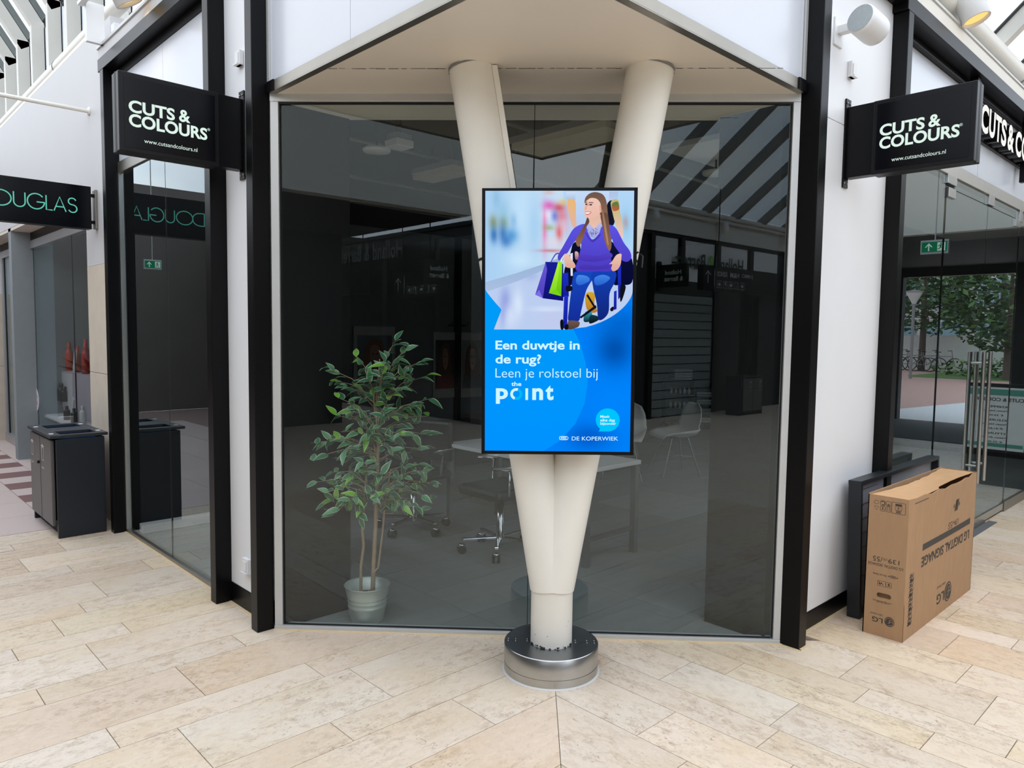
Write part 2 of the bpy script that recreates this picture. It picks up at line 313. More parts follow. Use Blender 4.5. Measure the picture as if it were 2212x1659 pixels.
o = far.build('far_tiling', mat('grey_porcelain_far', rgb(110,112,111), 0.42, var=.1, scale=3, stretch=(.5,2.5,1)), fs); o['kind'] = 'stuff'
# pink mall floor on the left with its band of brown bars
fp = struct(MB().box(-4, 1.95, 6.672, 15, -0.012, -0.0015).build('floor', mat('pink_floor_bed', rgb(150,128,122), .7)))
pt = (*rgb(206,188,182), 1); pd = (*rgb(126,92,90), 1)
for (xa, xb) in ((-1.15,-0.55),(-0.55,0.05),(0.05,0.65),(0.65,1.345)):
    y = 6.674
    while y < 13.0:
        q = min(y+0.6, 13.2); o = MB().box(-(xb-xa)/2+.002,(xb-xa)/2-.002,-(q-y)/2+.002,(q-y)/2-.002,-.01,0).build('floor_tile', M_pink, fp)
        o.location = ((xa+xb)/2,(y+q)/2,0); k = random.uniform(.96,1.03); o.color = (pt[0]*k,pt[1]*k,pt[2]*k,1); y = q
y = 6.80; i = 0
while y < 13.2:
    o = MB().box(-.175,.175,-.17,.17,-.01,0).build('floor_tile', M_pink, fp); o.location = (1.525, y+.172, 0); o.color = pd if i % 2 else pt; y += 0.344; i += 1
y = 6.674
while y < 13.2:
    o = MB().box(-.12,.12,-.298,.298,-.01,0).build('floor_tile', M_pink, fp); o.location = (1.825, y+.3, 0); o.color = pt; y += 0.6

# ------------------------------------------------------------------ the salon's corner facade
wl = struct(MB().box(1.736, 1.80, 3.735, 4.20, 0.118, 3.56).build('wall_left', M_white, bevel=.002))
struct(MB().box(1.731, 1.80, 3.725, 4.20, 0.0, 0.118).build('baseboard_left', M_black, bevel=.002))
wr = struct(MB().box(3.66, 4.72, 1.72, 1.79, 0.1, 3.56).build('wall_right', M_white))
MB().box(3.672, 4.712, 1.706, 1.72, 0.100, 2.742).build('wall_panel', M_white, wr, bevel=.0015)
MB().box(3.672, 4.712, 1.706, 1.72, 2.746, 3.56).build('wall_panel', M_white, wr, bevel=.0015)
struct(MB().box(3.672, 4.712, 1.702, 1.79, 0.0, 0.099).build('baseboard_right', M_black, bevel=.002))
# black piers inside, either side of the corner glass
struct(MB().box(1.785, 2.19, 3.62, 4.24, 0.0, 3.3).build('wall_pier', M_blackm)); struct(MB().box(3.565, 4.72, 1.795, 2.15, 0.0, 3.3).build('wall_pier', M_blackm))
# black posts and portals
def trim(n, mb, m=M_black, bev=.003): return struct(mb.build('trim_%d' % n, m, bevel=bev))
t1 = trim(1, MB().box(1.643, 1.735, 3.645, 3.722, 0, 3.75)); t2 = trim(2, MB().box(3.592, 3.675, 1.617, 1.719, 0, 3.75))
pl = trim(3, MB().box(1.643, 1.76, 4.191, 6.322, 3.530, 3.622))
MB().box(1.643, 1.745, 4.194, 4.273, 0, 3.530).build('post', M_black, pl, bevel=.003); MB().box(1.643, 1.745, 6.189, 6.270, 0, 3.530).build('post', M_black, pl, bevel=.003)
MB().box(1.735, 1.765, 4.273, 6.189, 3.475, 3.530).build('inner_lintel', M_blackm, pl)
pr = trim(4, MB().box(4.690, 11.5, 1.617, 1.76, 3.512, 3.604))
MB().box(4.71, 4.79, 1.617, 1.735, 0, 3.512).build('post', M_black, pr, bevel=.003)
for x in (6.23, 7.80, 9.4): MB().box(x, x+.06, 1.645, 1.70, 2.99, 3.512).build('post', M_black, pr, bevel=.002)
MB().box(4.79, 11.5, 1.73, 1.76, 3.455, 3.512).build('inner_lintel', M_blackm, pr)
MB().box(4.795, 11.5, 1.70, 1.712, 3.452, 3.458).build('shade_strip', M_dark, pr)  # thin solid strip; the shade above the panels is put into its dark colour
# white fascia strips above the portals
f5 = trim(5, MB().box(1.652, 1.80, 3.75, 6.34, 3.624, 3.72), M_plaster); MB().box(1.640, 1.66, 3.75, 6.34, 3.70, 3.72).build('edge_strip', M_frame, f5)
f6 = trim(6, MB().box(4.70, 11.5, 1.622, 1.80, 3.606, 3.70), M_paint); MB().box(4.70, 11.5, 1.612, 1.63, 3.69, 3.705).build('edge_strip', M_frame, f6)
MB().box(3.70, 4.70, 1.62, 1.80, 3.56, 3.70).build('corner_piece', M_black, f6)
# white glossy fascia panels over the corner
for n, (ax, cuts) in enumerate((('y', (1.712, 2.30, 2.86, 3.622)), ('x', (1.732, 2.36, 3.565)))):
    s_ = struct(MB().box(*( (1.745,1.80,1.71,3.63) if ax == 'y' else (1.74,3.58,1.72,1.78)), 2.85, 3.95).build('wall_upper', M_grey))
    for a, b in zip(cuts, cuts[1:]):
        (MB().box(1.734, 1.745, a+.0015, b-.0015, 2.85, 3.95) if ax == 'y' else MB().box(a+.0015, b-.0015, 1.707, 1.72, 2.85, 3.95)).build('wall_panel', M_gloss, s_)
t7 = trim(7, MB().box(1.722, 1.737, 1.69, 3.632, 2.802, 2.850).box(1.722, 1.757, 1.69, 3.632, 2.798, 2.803), M_steeld, 0)
t8 = trim(8, MB().box(1.722, 3.578, 1.692, 1.707, 2.802, 2.850).box(1.722, 3.578, 1.692, 1.728, 2.798, 2.803), M_steeld, 0)
trim(9, MB().box(1.724, 1.742, 3.622, 3.645, 2.85, 3.75), M_frame, 0); trim(10, MB().box(3.57, 3.592, 1.697, 1.715, 2.85, 3.75), M_frame, 0)
MB().box(1.716, 1.724, 3.56, 3.634, 2.797, 2.852).build('dark_end_piece', M_black, t7); MB().box(3.50, 3.58, 1.684, 1.693, 2.797, 2.852).build('dark_end_piece', M_black, t8)
# soffit in two boards; the crack runs through the column heads
ce = struct(MB().prism([(1.745,1.715),(1.745,3.65),(1.80,3.65),(3.60,1.80),(3.60,1.715)], 2.806, 2.86).build('ceiling', M_soffit))
tri = [(1.759,1.73),(3.575,1.73),(1.759,3.605)]
pa = clip(tri, GN.x, GN.y, 3.415); pb = clip(clip(tri+[], -GN.x, -GN.y, -3.4185), GN.x, GN.y, GDIST)
MB().prism(pa, 2.799, 2.806).build('ceiling_board', M_soffit, ce); MB().prism(pb, 2.799, 2.806).build('ceiling_board', M_soffit, ce)
ck = MB(); random.seed(3)
for i in range(46):
    u = -1.0+i*0.045+random.uniform(-.01,.01); c = GN*(3.4168+random.uniform(-.002,.002))+GD*(0.03+u)+UP*2.7985
    ck.obox(c, GD+GN*random.uniform(-.08,.08), GN, UP, random.uniform(.010,.026), random.uniform(.0006,.0016), .0008)
ck.build('crack', M_blackm, ce)
# corner window
wc = thing('window_1', None, None, (GA.x, GA.y, 0)); wc['kind'] = 'structure'
b = MB().obox(G(1.335, 2.781, .02), GD, GN, UP, 1.335, .028, .0195); b.build('header', M_frame, wc, bevel=.002)
b = MB().obox(G(1.335, .012, .02), GD, GN, UP, 1.335, .030, .012); b.build('sill', M_frame, wc, bevel=.002)
for u in (.0225, 2.652):
    MB().obox(G(u, 1.3925, .02), GD, GN, UP, .021 if u < 1 else .018, .027, 1.3685).build('side_frame', M_frame, wc, bevel=.002)
for a, c in ((.047, 1.348), (1.3545, 2.632)):
    MB().obox(G((a+c)/2, 1.393, .022), GD, GN, UP, (c-a)/2, .004, 1.367).build('pane', M_glass, wc)
g_ = MB(); g_.obox(G(1.3513, 1.39, .022), GD, GN, UP, .0018, .005, 1.366); g_.obox(G(1.335, 2.757, .012), GD, GN, UP, 1.29, .008, .0045); g_.obox(G(1.335, .0265, .012), GD, GN, UP, 1.29, .006, .0025)
g_.obox(G(.0455,1.39,.012), GD, GN, UP, .002, .006, 1.365); g_.obox(G(2.6325,1.39,.012), GD, GN, UP, .002, .006, 1.365)
g_.build('gasket', M_gask, wc)
MB().obox(G(1.335, 2.785, .19), GD, GN, UP, 1.27, .14, .02).build('inner_pelmet', M_paint, wc)
# left window between the black posts
w2 = thing('window_2', None, None, (1.74, 5.2, 0)); w2['kind'] = 'structure'
MB().box(1.728, 1.78, 4.273, 6.189, 0, .026).build('sill', M_steeld, w2, bevel=.002); MB().box(1.728, 1.78, 4.273, 6.189, 2.772, 2.855).build('header', M_steeld, w2, bevel=.002)
MB().box(1.725, 1.765, 6.160, 6.189, .026, 2.772).build('side_frame', M_steel, w2); MB().box(1.728, 1.765, 4.273, 4.285, .026, 2.772).build('side_frame', M_steeld, w2)
for a, c in ((4.285, 5.198), (5.202, 6.16)): MB().box(1.742, 1.750, a, c, .026, 2.772).build('pane', M_glass, w2)
MB().box(1.741, 1.751, 5.198, 5.202, .026, 2.772).build('gasket', M_gask, w2)
for a, c in ((4.273, 5.205), (5.208, 6.189)): MB().box(1.742, 1.80, a, c, 2.857, 3.50).build('upper_panel', M_gloss, w2)
# right shop entrance: fixed panes and a pair of glass doors
w3 = thing('window_3', None, None, (6.0, 1.72, 0)); w3['kind'] = 'structure'
MB().box(4.79, 11.5, 1.700, 1.79, 2.762, 2.852).build('header', mat('grey_header', rgb(176,174,168), .45, .4, var=.03), w3, bevel=.002)
MB().box(4.79, 7.35, 1.700, 1.745, 0, .024).build('sill', M_steeld, w3)
MB().box(4.79, 4.80, 1.70, 1.74, .024, 2.762).build('side_frame', M_steeld, w3)
MB().box(4.802, 5.845, 1.714, 1.724, .024, 2.762).build('pane', M_glass, w3); MB().box(8.0, 11.5, 1.714, 1.724, .09, 2.762).build('pane', M_glass, w3)
MB().box(7.97, 11.5, 1.700, 1.74, .0, .09).build('sill', M_steeld, w3)
MB().box(6.06, 6.90, 1.714, 1.724, 2.682, 2.752).build('transom_pane', M_glass, w3); MB().box(7.07, 7.90, 1.714, 1.724, 2.682, 2.752).build('transom_pane', M_glass, w3)
for x0, x1, z0 in ((5.85, 6.055, 2.70), (6.905, 7.065, 2.685), (7.905, 8.0, 2.66)): MB().box(x0, x1, 1.698, 1.74, z0, 2.762).build('patch_plate', M_steel, w3, bevel=.002)
for k, x in enumerate((4.80, 6.7, 8.5)): MB().box(x+.01, (x+1.9 if k == 0 else x+1.75), 1.742, 1.80, 2.855, 3.455).build('upper_panel', M_gloss, w3)
th = MB().box(5.1, 7.46, 1.632, 1.700, -.002, .003); struct(th.build('trim_11', mat('slate_threshold', rgb(104,106,108), .5), None))
def door(n, x0, x1, hinge):
    d = thing('door_%d' % n, None, None, ((x0 if hinge < 0 else x1), 1.72, 0)); d['kind'] = 'structure'
    MB().box(x0, x1, 1.714, 1.724, .03, 2.675).build('pane', M_glass, d)
    MB().box(x0, x1, 1.706, 1.732, .02, .085 if n == 2 else .03).build('floor_rail', M_steel, d, bevel=.002)
    hx = x0 if hinge < 0 else x1
    MB().box(hx if hinge < 0 else hx-.16, hx+.16 if hinge < 0 else hx, 1.700, 1.738, 2.61, 2.676).build('hinge_plate', M_steel, d, bevel=.002)
    px = x1-.065 if hinge < 0 else x0+.11
    if n == 1: MB().box(x1-.012, x1, 1.712, 1.726, 1.02, 1.40).build('lock_case', M_steel, d)
    for sd in (-1, 1):
        y = 1.719+sd*.055
        hh = MB().tube([(px, y, .42), (px, y, 1.495)], .0155, 12).build('pull_handle', M_steel, d)
        for z in (.56, 1.405): MB().tube([(px, y, z), (px, 1.719, z)], .010, 10).build('handle_stud', M_steel, hh)
door(1, 5.89, 6.935, -1); door(2, 6.945, 7.95, 1)
# salon shell
struct(MB().box(1.80, 12.3, 1.76, 10.6, 3.30, 3.4).build('ceiling', M_dark)); struct(MB().box(1.735, 12.3, 10.4, 10.55, 0, 3.4).build('wall_back', mat('salon_back_wall', rgb(140,147,150), .7, var=.03)))
struct(MB().box(12.1, 12.3, 1.76, 10.55, 0, 3.4).build('wall_far_side', mat('salon_side_wall', rgb(78,81,84), .7, var=.05))); struct(MB().box(1.735, 3.4, 6.20, 6.30, 0, 3.6).build('wall_partition', M_blackm)); struct(MB().box(3.35, 3.45, 6.20, 10.5, 0, 3.4).build('wall_partition', M_blackm))
struct(MB().box(8.44, 8.52, 10.28, 10.4, 0, 3.3).build('trim_12', M_blackm)); struct(MB().box(10.9, 11.4, 9.9, 10.4, 0, 3.3).build('trim_13', M_blackm))
struct(MB().box(4.8, 12.1, 1.76, 3.4, 3.02, 3.06).build('ceiling', mat('salon_white_ceiling', rgb(214,216,212), .6, var=.02)))
# ------------------------------------------------------------------ roofs, gutters, shop next door
M_roofw = mat('roof_white_steel', rgb(216, 214, 206), .45, var=.03, scale=6)
def pane_box(mb, c, ax, ay, hx, hy): az = Vector(ax).cross(Vector(ay)); mb.obox(c, ax, ay, az, hx, hy, .004)
# left mall roof: upright glazing on the wall head, kinked rafters over the mall
rl = thing('ceiling', None, None, (1.9, 9, 4.2)); rl['kind'] = 'structure'
MB().box(1.88, 1.96, 6.62, 15, 3.72, 4.16).build('curb', M_roofw, rl)
sl = Vector((-.545, 0, .838)).normalized()
for k in range(13):
    y = 12.75-0.755*k
    if y < 6.5: break
    MB().box(1.87, 1.99, y-.045, y+.045, 4.18, 4.96).build('post', M_roofw, rl)
    MB().obox(Vector((1.93, y, 4.93))+sl*1.15, Vector((0,1,0)), sl.cross(Vector((0,1,0))), sl, .045, .06, 1.2).build('rafter', M_roofw, rl)
    g_ = MB().box(1.995, 2.0, y-.05, y+.05, 4.18, 4.99); g_.obox(Vector((2.0, y, 4.96))+sl*1.15, Vector((0,1,0)), sl.cross(Vector((0,1,0))), sl, .012, .07, 1.18); g_.build('gasket', M_gask, rl)
    a = MB().box(2.0, 2.006, y-.755+.05, y-.05, 4.2, 4.95); a.build('pane', M_glassr, rl)
    a = MB(); pane_box(a, Vector((1.985, y-.3775, 4.97))+sl*1.15, Vector((0,1,0)), sl, .32, 1.14); a.build('pane', M_glassr, rl)
# buildings behind the glazing
hb = thing('brick_building', 'pale brick building seen through the roof glazing at upper left', 'building', (9, 13, 0))
MB().box(7, 14, 12.2, 18, 3.45, 11).build('wall', mat('pale_brick', rgb(168,164,160), .8, var=.12, scale=24), hb)
for i in range(4):
    for j in range(3): 
        f = MB().box(7.3+i*1.6, 8.3+i*1.6, 12.15, 12.2, 5.0+j*2, 6.4+j*2).build('window', M_white, hb); MB().box(7.4+i*1.6, 8.2+i*1.6, 12.13, 12.15, 5.1+j*2, 6.3+j*2).build('pane', mat('far_window_glass', rgb(190,205,220), .15), f)
# right mall roof
rr_ = thing('ceiling', None, None, (6, 1.7, 3.8)); rr_['kind'] = 'structure'
MB().box(3.7, 11.5, 1.80, 1.92, 3.70, 3.98).build('curb', M_roofw, rr_)
s2 = Vector((0, -.72, .69)).normalized()
for k, x in enumerate((5.2, 6.05, 6.92, 7.8, 8.7, 9.6)):
    c = Vector((x, 1.72, 3.93))
    MB().obox(c+s2*1.6, Vector((1,0,0)), Vector((1,0,0)).cross(s2), s2, .045, .055, 1.6).build('rafter', M_roofw, rr_)
    g_ = MB().obox(c+s2*1.6+Vector((0,.03,.06)), Vector((1,0,0)), Vector((1,0,0)).cross(s2), s2, .055, .012, 1.6); g_.build('gasket', M_gask, rr_)
    MB().obox(c+s2*1.6+Vector((.43,.03,.06)), Vector((1,0,0)), Vector((1,0,0)).cross(s2), s2, .37, .004, 1.58).build('pane', M_glassr, rr_)
MB().obox(Vector((7.6,1.72,3.93))+s2*.95+Vector((0,.01,.03)), Vector((1,0,0)), Vector((1,0,0)).cross(s2), s2, 2.6, .02, .03).build('rail', M_grey, rr_)
# gutters and rods
def pipe(label, pts, r, seams, axis):
    g_ = MB().tube(pts, r, 18).build('gutter_pipe', M_cream); tag(g_, label, 'pipe')
    for q in seams: MB().tube([Vector(q)-axis*.012, Vector(q)+axis*.012], r*1.07, 18).build('pipe_joint', M_grey, g_)
    return g_
pipe('white gutter pipe along the wall head of the neighbouring shop', [(1.80,4.9,4.07),(1.80,14.5,4.07)], .06, [(1.80,8.2,4.07),(1.80,11.0,4.07)], Vector((0,1,0)))
pipe('cream gutter pipe above the entrance lintel on the right', [(3.75,1.70,3.865),(11.4,1.70,3.855)], .075, [(7.55,1.70,3.86)], Vector((1,0,0)))
bx = MB().box(1.735, 1.86, 6.22, 6.57, 3.725, 3.90); tag(bx.build('parapet_box', M_white, bevel=.006), 'white parapet end box under the left spotlight', 'box')
rod = thing('tension_rod', 'thin white steel rod reaching out from the neighbouring white wall', 'rod', (1.73, 6.93, 3.38))
MB().tube([(1.73,6.93,3.385),(-3.2,6.93,3.36)], .017, 12).build('rod', M_cream, rod); MB().lathe([(.0,0),(.035,0),(.035,.012),(.0,.012)], n=16).build('wall_flange', M_cream, rod).matrix_basis = Matrix.Translation((1.734,6.93,3.385)) @ Matrix.Rotation(-math.pi/2,4,'Y')
# spotlights on a track
def spot(label, c, tilt_axis, power, warm=(1.0,.62,.25), tilt=18):
    t = thing('track_spotlight', label, 'spotlight', c)
    R = Matrix.Translation(c) @ Matrix.Rotation(math.radians(tilt), 4, tilt_axis)
    b_ = MB().lathe([(.0,.225),(.06,.225),(.082,.215),(.086,.19),(.086,0.0),(.080,-.004),(.076,0.004),(.074,.03)], n=28).build('lamp_body', M_plast, t)
    b_.matrix_basis = R
    d_ = MB().lathe([(.0,.02),(.074,.02)], n=28).mesh('lens', emit('warm_lamp_lens', (1.0,.62,.20), 1.25)); o = link('lens', d_, t); o.matrix_basis = R
    for i, p in enumerate(d_.polygons): pass
    d_.flip_normals()
    arm = MB().tube([(0,0,.17),(.0,.11,.20),(.0,.13,.33)], .016, 10).build('arm', M_plast, t); arm.matrix_basis = R
    l_ = bpy.data.lights.new('spot', 'SPOT'); l_.energy = power; l_.color = (1.0,.74,.48); l_.spot_size = math.radians(95); l_.spot_blend = .8; l_.shadow_soft_size = .06
    lo = bpy.data.objects.new('lamp_light', l_); COL.objects.link(lo); lo.parent = t; lo.matrix_parent_inverse = t.matrix_basis.inverted(); lo.matrix_basis = R @ Matrix.Translation((0,0,-.012))
    return t
spot('white track spotlight lit warm at the top left above the black lintel', (1.55, 5.21, 3.668), 'Y', 3, tilt=-30)
spot('white track spotlight lit warm above the entrance at the top right', (5.68, 1.53, 3.715), 'X', 26, tilt=-20)
spot('white track spotlight lit warm aimed at the wall loudspeaker', (4.45, 1.33, 3.95), 'X', 22, tilt=-20)
tk = MB().box(1.50, 1.54, 4.6, 6.25, 3.96, 3.985).box(1.54,1.66,6.18,6.22,3.70,3.985).box(1.54,1.66,4.62,4.66,3.70,3.985); tag(tk.build('lamp_track', M_plast), 'white lamp track carrying the left spotlight', 'lamp track')
tk = MB().box(4.0, 9.5, 1.64, 1.68, 3.70, 3.74).build('lamp_track', M_plast); tag(tk, 'white lamp track running along the right fascia', 'lamp track')
# ------------------------------------------------------------------ the shop next door on the left
wd = struct(MB().box(1.732, 1.93, 6.30, 7.12, 2.12, 3.97).build('wall_neighbour', M_plaster)); MB().box(1.731, 1.93, 6.30, 7.122, 1.22, 2.118).build('stone_panel', M_beige, wd, bevel=.003); MB().box(1.731, 1.93, 6.30, 7.122, 0.0, 1.216).build('stone_panel', M_beige, wd, bevel=.003)
MB().box(1.732, 1.93, 7.12, 15, 2.755, 3.97).build('wall_panel', M_plaster, wd); MB().box(1.732, 2.1, 6.58, 15, 3.97, 4.01).build('coping', M_cream, wd, bevel=.008); MB().box(1.735, 2.2, 7.12, 15, 2.72, 2.756).build('soffit_board', M_soffit, wd)
MB().box(1.75, 2.2, 12.35, 13.2, 2.05, 2.72).build('stone_panel', M_white, wd); MB().box(1.745, 2.2, 12.35, 13.2, 1.05, 2.048).build('stone_panel', M_beige, wd); MB().box(1.745, 2.2, 12.35, 13.2, 0, 1.046).build('stone_panel', M_beige, wd)
w4 = thing('window_4', None, None, (1.95, 9.7, 0)); w4['kind'] = 'structure'
MB().box(1.93, 2.02, 7.0, 12.35, 2.62, 2.72).build('head_band', M_black, w4); MB().box(1.92, 1.99, 7.0, 12.3, 2.53, 2.62).build('frame_head', M_alu, w4); MB().box(1.91, 1.99, 7.0, 12.3, .0, .12).build('frame_sill', M_alu, w4)
MB().box(1.92, 1.99, 12.2, 12.3, .12, 2.53).build('frame_jamb', M_alu, w4); MB().box(1.94,1.975,12.17,12.2,.12,2.53).build('gasket', M_gask, w4)
for a, c in ((7.0, 8.572), (8.575, 10.363), (10.367, 12.17)): MB().box(1.948, 1.956, a, c, .12, 2.53).build('pane', M_glass, w4)
g_ = MB().box(1.946,1.958,8.5715,8.5755,.12,2.53).box(1.946,1.958,10.3625,10.3675,.12,2.53); g_.build('pane_joint', M_dark, w4)
struct(MB().box(2.05, 3.4, 6.3, 14, -.004, .003).build('floor', mat('shop_floor', rgb(96,92,90), .5))); struct(MB().box(3.2, 3.35, 6.3, 14, 0, 2.9).build('wall_shop', mat('shop_back', rgb(46,42,40), .7, var=.05))); struct(MB().box(1.98, 3.4, 6.3, 14, 2.75, 2.85).build('ceiling', mat('shop_ceiling', rgb(92,86,82), .7))); struct(MB().box(1.98, 3.4, 13.2, 13.3, 0, 2.8).build('wall_shop', mat('shop_end', rgb(30,27,26), .8)))
# oval notice, paper notice on the shop glass
t = MB().eprism((1.945,10.45,.715), (0,-1,0), (0,0,1), (-1,0,0), arc(0,0,.16,.145,0,360,36)[:-1], .002).build('window_sticker', mat('sticker_white', rgb(228,222,224), .5)); tag(t, 'white oval sticker on the neighbouring shop window', 'sticker')
q = MB(); put_text(q, 'ZO BLIJ', (1.942,10.55,.74), (0,-1,0), (0,0,1), .20, .04); put_text(q, 'VAN WIE', (1.942,10.55,.66), (0,-1,0), (0,0,1), .20, .04); q.build('sticker_print', mat('sticker_ink', rgb(120,70,90), .6), t)
t = MB().box(1.943, 1.946, 10.43, 11.28, .305, .465).build('paper_notice', mat('notice_paper', rgb(205,222,214), .6)); tag(t, 'pale green paper notice low on the neighbouring shop window', 'notice')
q = MB(); 
for i, (a, b_) in enumerate(((.02,.30),(.02,.22),(.02,.34),(.02,.26))): q.box(1.941,1.943,11.22-b_,11.22-a,.435-i*.03,.442-i*.03)
q.box(1.941,1.943,10.56,10.66,.32,.36); q.build('printed_lines', mat('notice_ink', rgb(110,140,130), .6), t)
# shelves with hair products inside the neighbour's window
M_or = mat('orange_bottle_plastic', rgb(222, 78, 28), .3, var=.06); M_rd = mat('red_bottle_plastic', rgb(190, 30, 26), .3, var=.06); M_blkb = mat('dark_bottle_plastic', rgb(40,44,42), .3)
sh = thing('display_shelf', 'white low display shelf with stepped box inside the neighbouring shop window', 'shelf', (2.3, 10.0, 0))
MB().box(2.02, 2.75, 8.9, 11.35, .50, .535).build('shelf_board', M_white, sh, bevel=.004); MB().box(2.30, 2.72, 9.0, 11.2, 0.003, .50).build('shelf_base', M_dark, sh)
rb_ = tag(MB().box(2.22, 2.66, 9.1, 10.85, .535, 1.06).build('riser_box', mat('pale_lilac_board', rgb(196,186,196), .5)), 'pale lilac riser box carrying the upper bottles in the shop window', 'box'); MB().box(2.214, 2.22, 9.9, 10.8, .62, 1.04).build('picture_card', mat('picture_card', rgb(214,212,216), .5), rb_)
def bottle(x, y, z, r, h, m, label, grp):
    o = MB().lathe([(0,0),(r,0),(r,h*.62),(r*.85,h*.70),(r*.42,h*.76),(r*.42,h*.80)], (x,y,z), 14).build('bottle', m); tag(o, label, 'bottle', grp)
    MB().lathe([(r*.5,h*.80),(r*.5,h),(0,h)], (x,y,z), 12).build('cap', m, o); return o
random.seed(11)
ORD = ('first','second','third','fourth','fifth','sixth','seventh','eighth')
for i in range(7): bottle(2.30+.05*(i % 2), 10.78-.19*i, 1.06, .042, .26+.14*((i*3) % 4)/3, M_or if i < 5 else M_rd, '%s hair product bottle on the upper display step, %s from the left' % ('orange' if i < 5 else 'red', ORD[i]), 'bottles on the upper display step')
for i in range(5): bottle(2.10+.04*(i % 2), 11.20-.14*i, .535, .04, .24+.13*((i*2) % 3)/2, M_or, 'orange hair product bottle on the low display shelf, %s from the left' % ORD[i], 'bottles on the low display shelf')
for i in range(4): bottle(2.09+.05*(i % 2), 9.62-.16*i, .535, .035, .16+.04*(i % 2), M_plast if i % 2 else M_blkb, 'small jar on the low display shelf beside the price card, %s from the left' % ORD[i], 'small jars on the low display shelf')
for i in range(3): bottle(2.19, 10.5-.16*i, .70, .045, .24-.03*i, M_blkb, 'dark bottle in front of the lilac display box, %s from the left' % ORD[i], 'dark bottles before the display box')
for (y, z, lab) in ((10.55,.54,'tilted white price card among the low orange bottles'),(9.95,1.065,'tilted white price card among the upper orange bottles'),(9.4,.54,'tilted white price card beside the small jars')):
    o = MB().obox((2.10 if z < 1 else 2.26, y, z+.13), (0,.9,.35), (1,0,0), (0,-.35,.9), .035, .008, .14).build('price_card', M_plast); tag(o, lab, 'card')
# ------------------------------------------------------------------ the V column in front of the corner glass
C = GN*3.420+GD*0.0687
col = thing('support_column', 'white steel column that splits into a V, standing on a round steel drum', 'column', tuple(C))
def prof(z): return C+UP*z
h = .135
b = MB().lathe([(.224,0),(.224,.042)], C, 64).lathe([(.2225,.042),(.2225,.045)], C, 64).lathe([(.224,.045),(.224,h-.004),(.220,h)], C, 64)
b.build('drum_side', M_steel, col)
top = MB(); n = 32
for a0, a1 in ((0,180),(180,360)):
    p = arc(0,0,.221,.221,a0+.25,a1-.25,n); q = arc(0,0,.098,.098,a0+.25,a1-.25,n)
    vs = [C+GD*x+GN*y+UP*(h-.002) for x,y in p+q]; top.add(vs, [(i, i+1, n+2+i, n+1+i) for i in range(n)])
top.build('drum_top', mat('dull_stainless_top', rgb(150,153,156), .33, 1.0, var=.08, scale=9), col)
MB().lathe([(.2,h-.008),(.22,h-.008)], C, 48).build('drum_seam', M_dark, col)
rv = MB()
for sx in (-1, 1):
    for u in (.115, .17, .205): rv.ball(C+GD*(sx*u)+GN*.012+UP*(h-.001), .003, 6, 4); rv.ball(C+GD*(sx*u)-GN*.012+UP*(h-.001), .003, 6, 4)
rv.build('rivets', M_steel, col)
MB().lathe([(.224,.006),(.2275,.005),(.233,.0005)], C, 64).build('sealant_ring', mat('grey_sealant', rgb(206,204,200), .6), col)
MB().lathe([(.099,h-.004),(.099,.40),(.101,.408),(.104,.418),(.106,.43)], C, 40).build('shaft', M_cream, col)
sk = MB(); random.seed(5)
for i in range(26):
    a = math.radians(270+random.uniform(-70,70)); p = C+GD*(math.cos(a)*.0992)+GN*(math.sin(a)*.0992)+UP*(h+random.uniform(0,.006)); sk.ball(p, random.uniform(.002,.005), 5, 4, sq=(1.5,1.5,.7))
for i in range(20):
    a = math.radians(270+random.uniform(-75,75)); z = random.uniform(.15,.95); rr = .0985 if z < .4 else .106+(z-.41)*.1; 
    if z > .4: continue
    p = C+GD*(math.cos(a)*rr)+GN*(math.sin(a)*rr)+UP*z; sk.ball(p, random.uniform(.001,.0022), 5, 4)
sk.build('paint_chips', M_inkb, col)
for nm, s in (('left_leg', -1), ('right_leg', 1)):
    d = (GD*(s*.1685)+UP).normalized(); p0 = C+UP*.405; p1 = C+GD*(s*.1685*2.40)+UP*(.405+2.40)
    MB().tube([p0-d*.0, p1], .1062, 44, cap=False).build(nm, M_cream, col)
    MB().tube([p1-UP*.007-d*.004, p1-UP*.007+d*.004], .1085, 44, cap=False).build('head_joint', M_grey, col)
    for z in (1.95,): 
        q = C+GD*(s*.1685*(z-.405))+UP*z; MB().tube([q-d*.006, q+d*.006], .1075, 40).build('cable_strap', M_gask, col)
dl = (GD*-.1685+UP).normalized(); q0 = C+GD*(-.1685*1.5+.104)+UP*1.905-GN*.045; q1 = C+GD*(-.1685*2.39+.104)+UP*2.795-GN*.045
MB().obox((q0+q1)/2, GD, GN, (q1-q0).normalized(), .013, .016, (q1-q0).length/2).build('cable_duct', M_cream, col, bevel=.003)
MB().obox((q0+q1)/2-GD*.0145, GD, GN, (q1-q0).normalized(), .0025, .012, (q1-q0).length/2).build('duct_joint', M_gask, col)
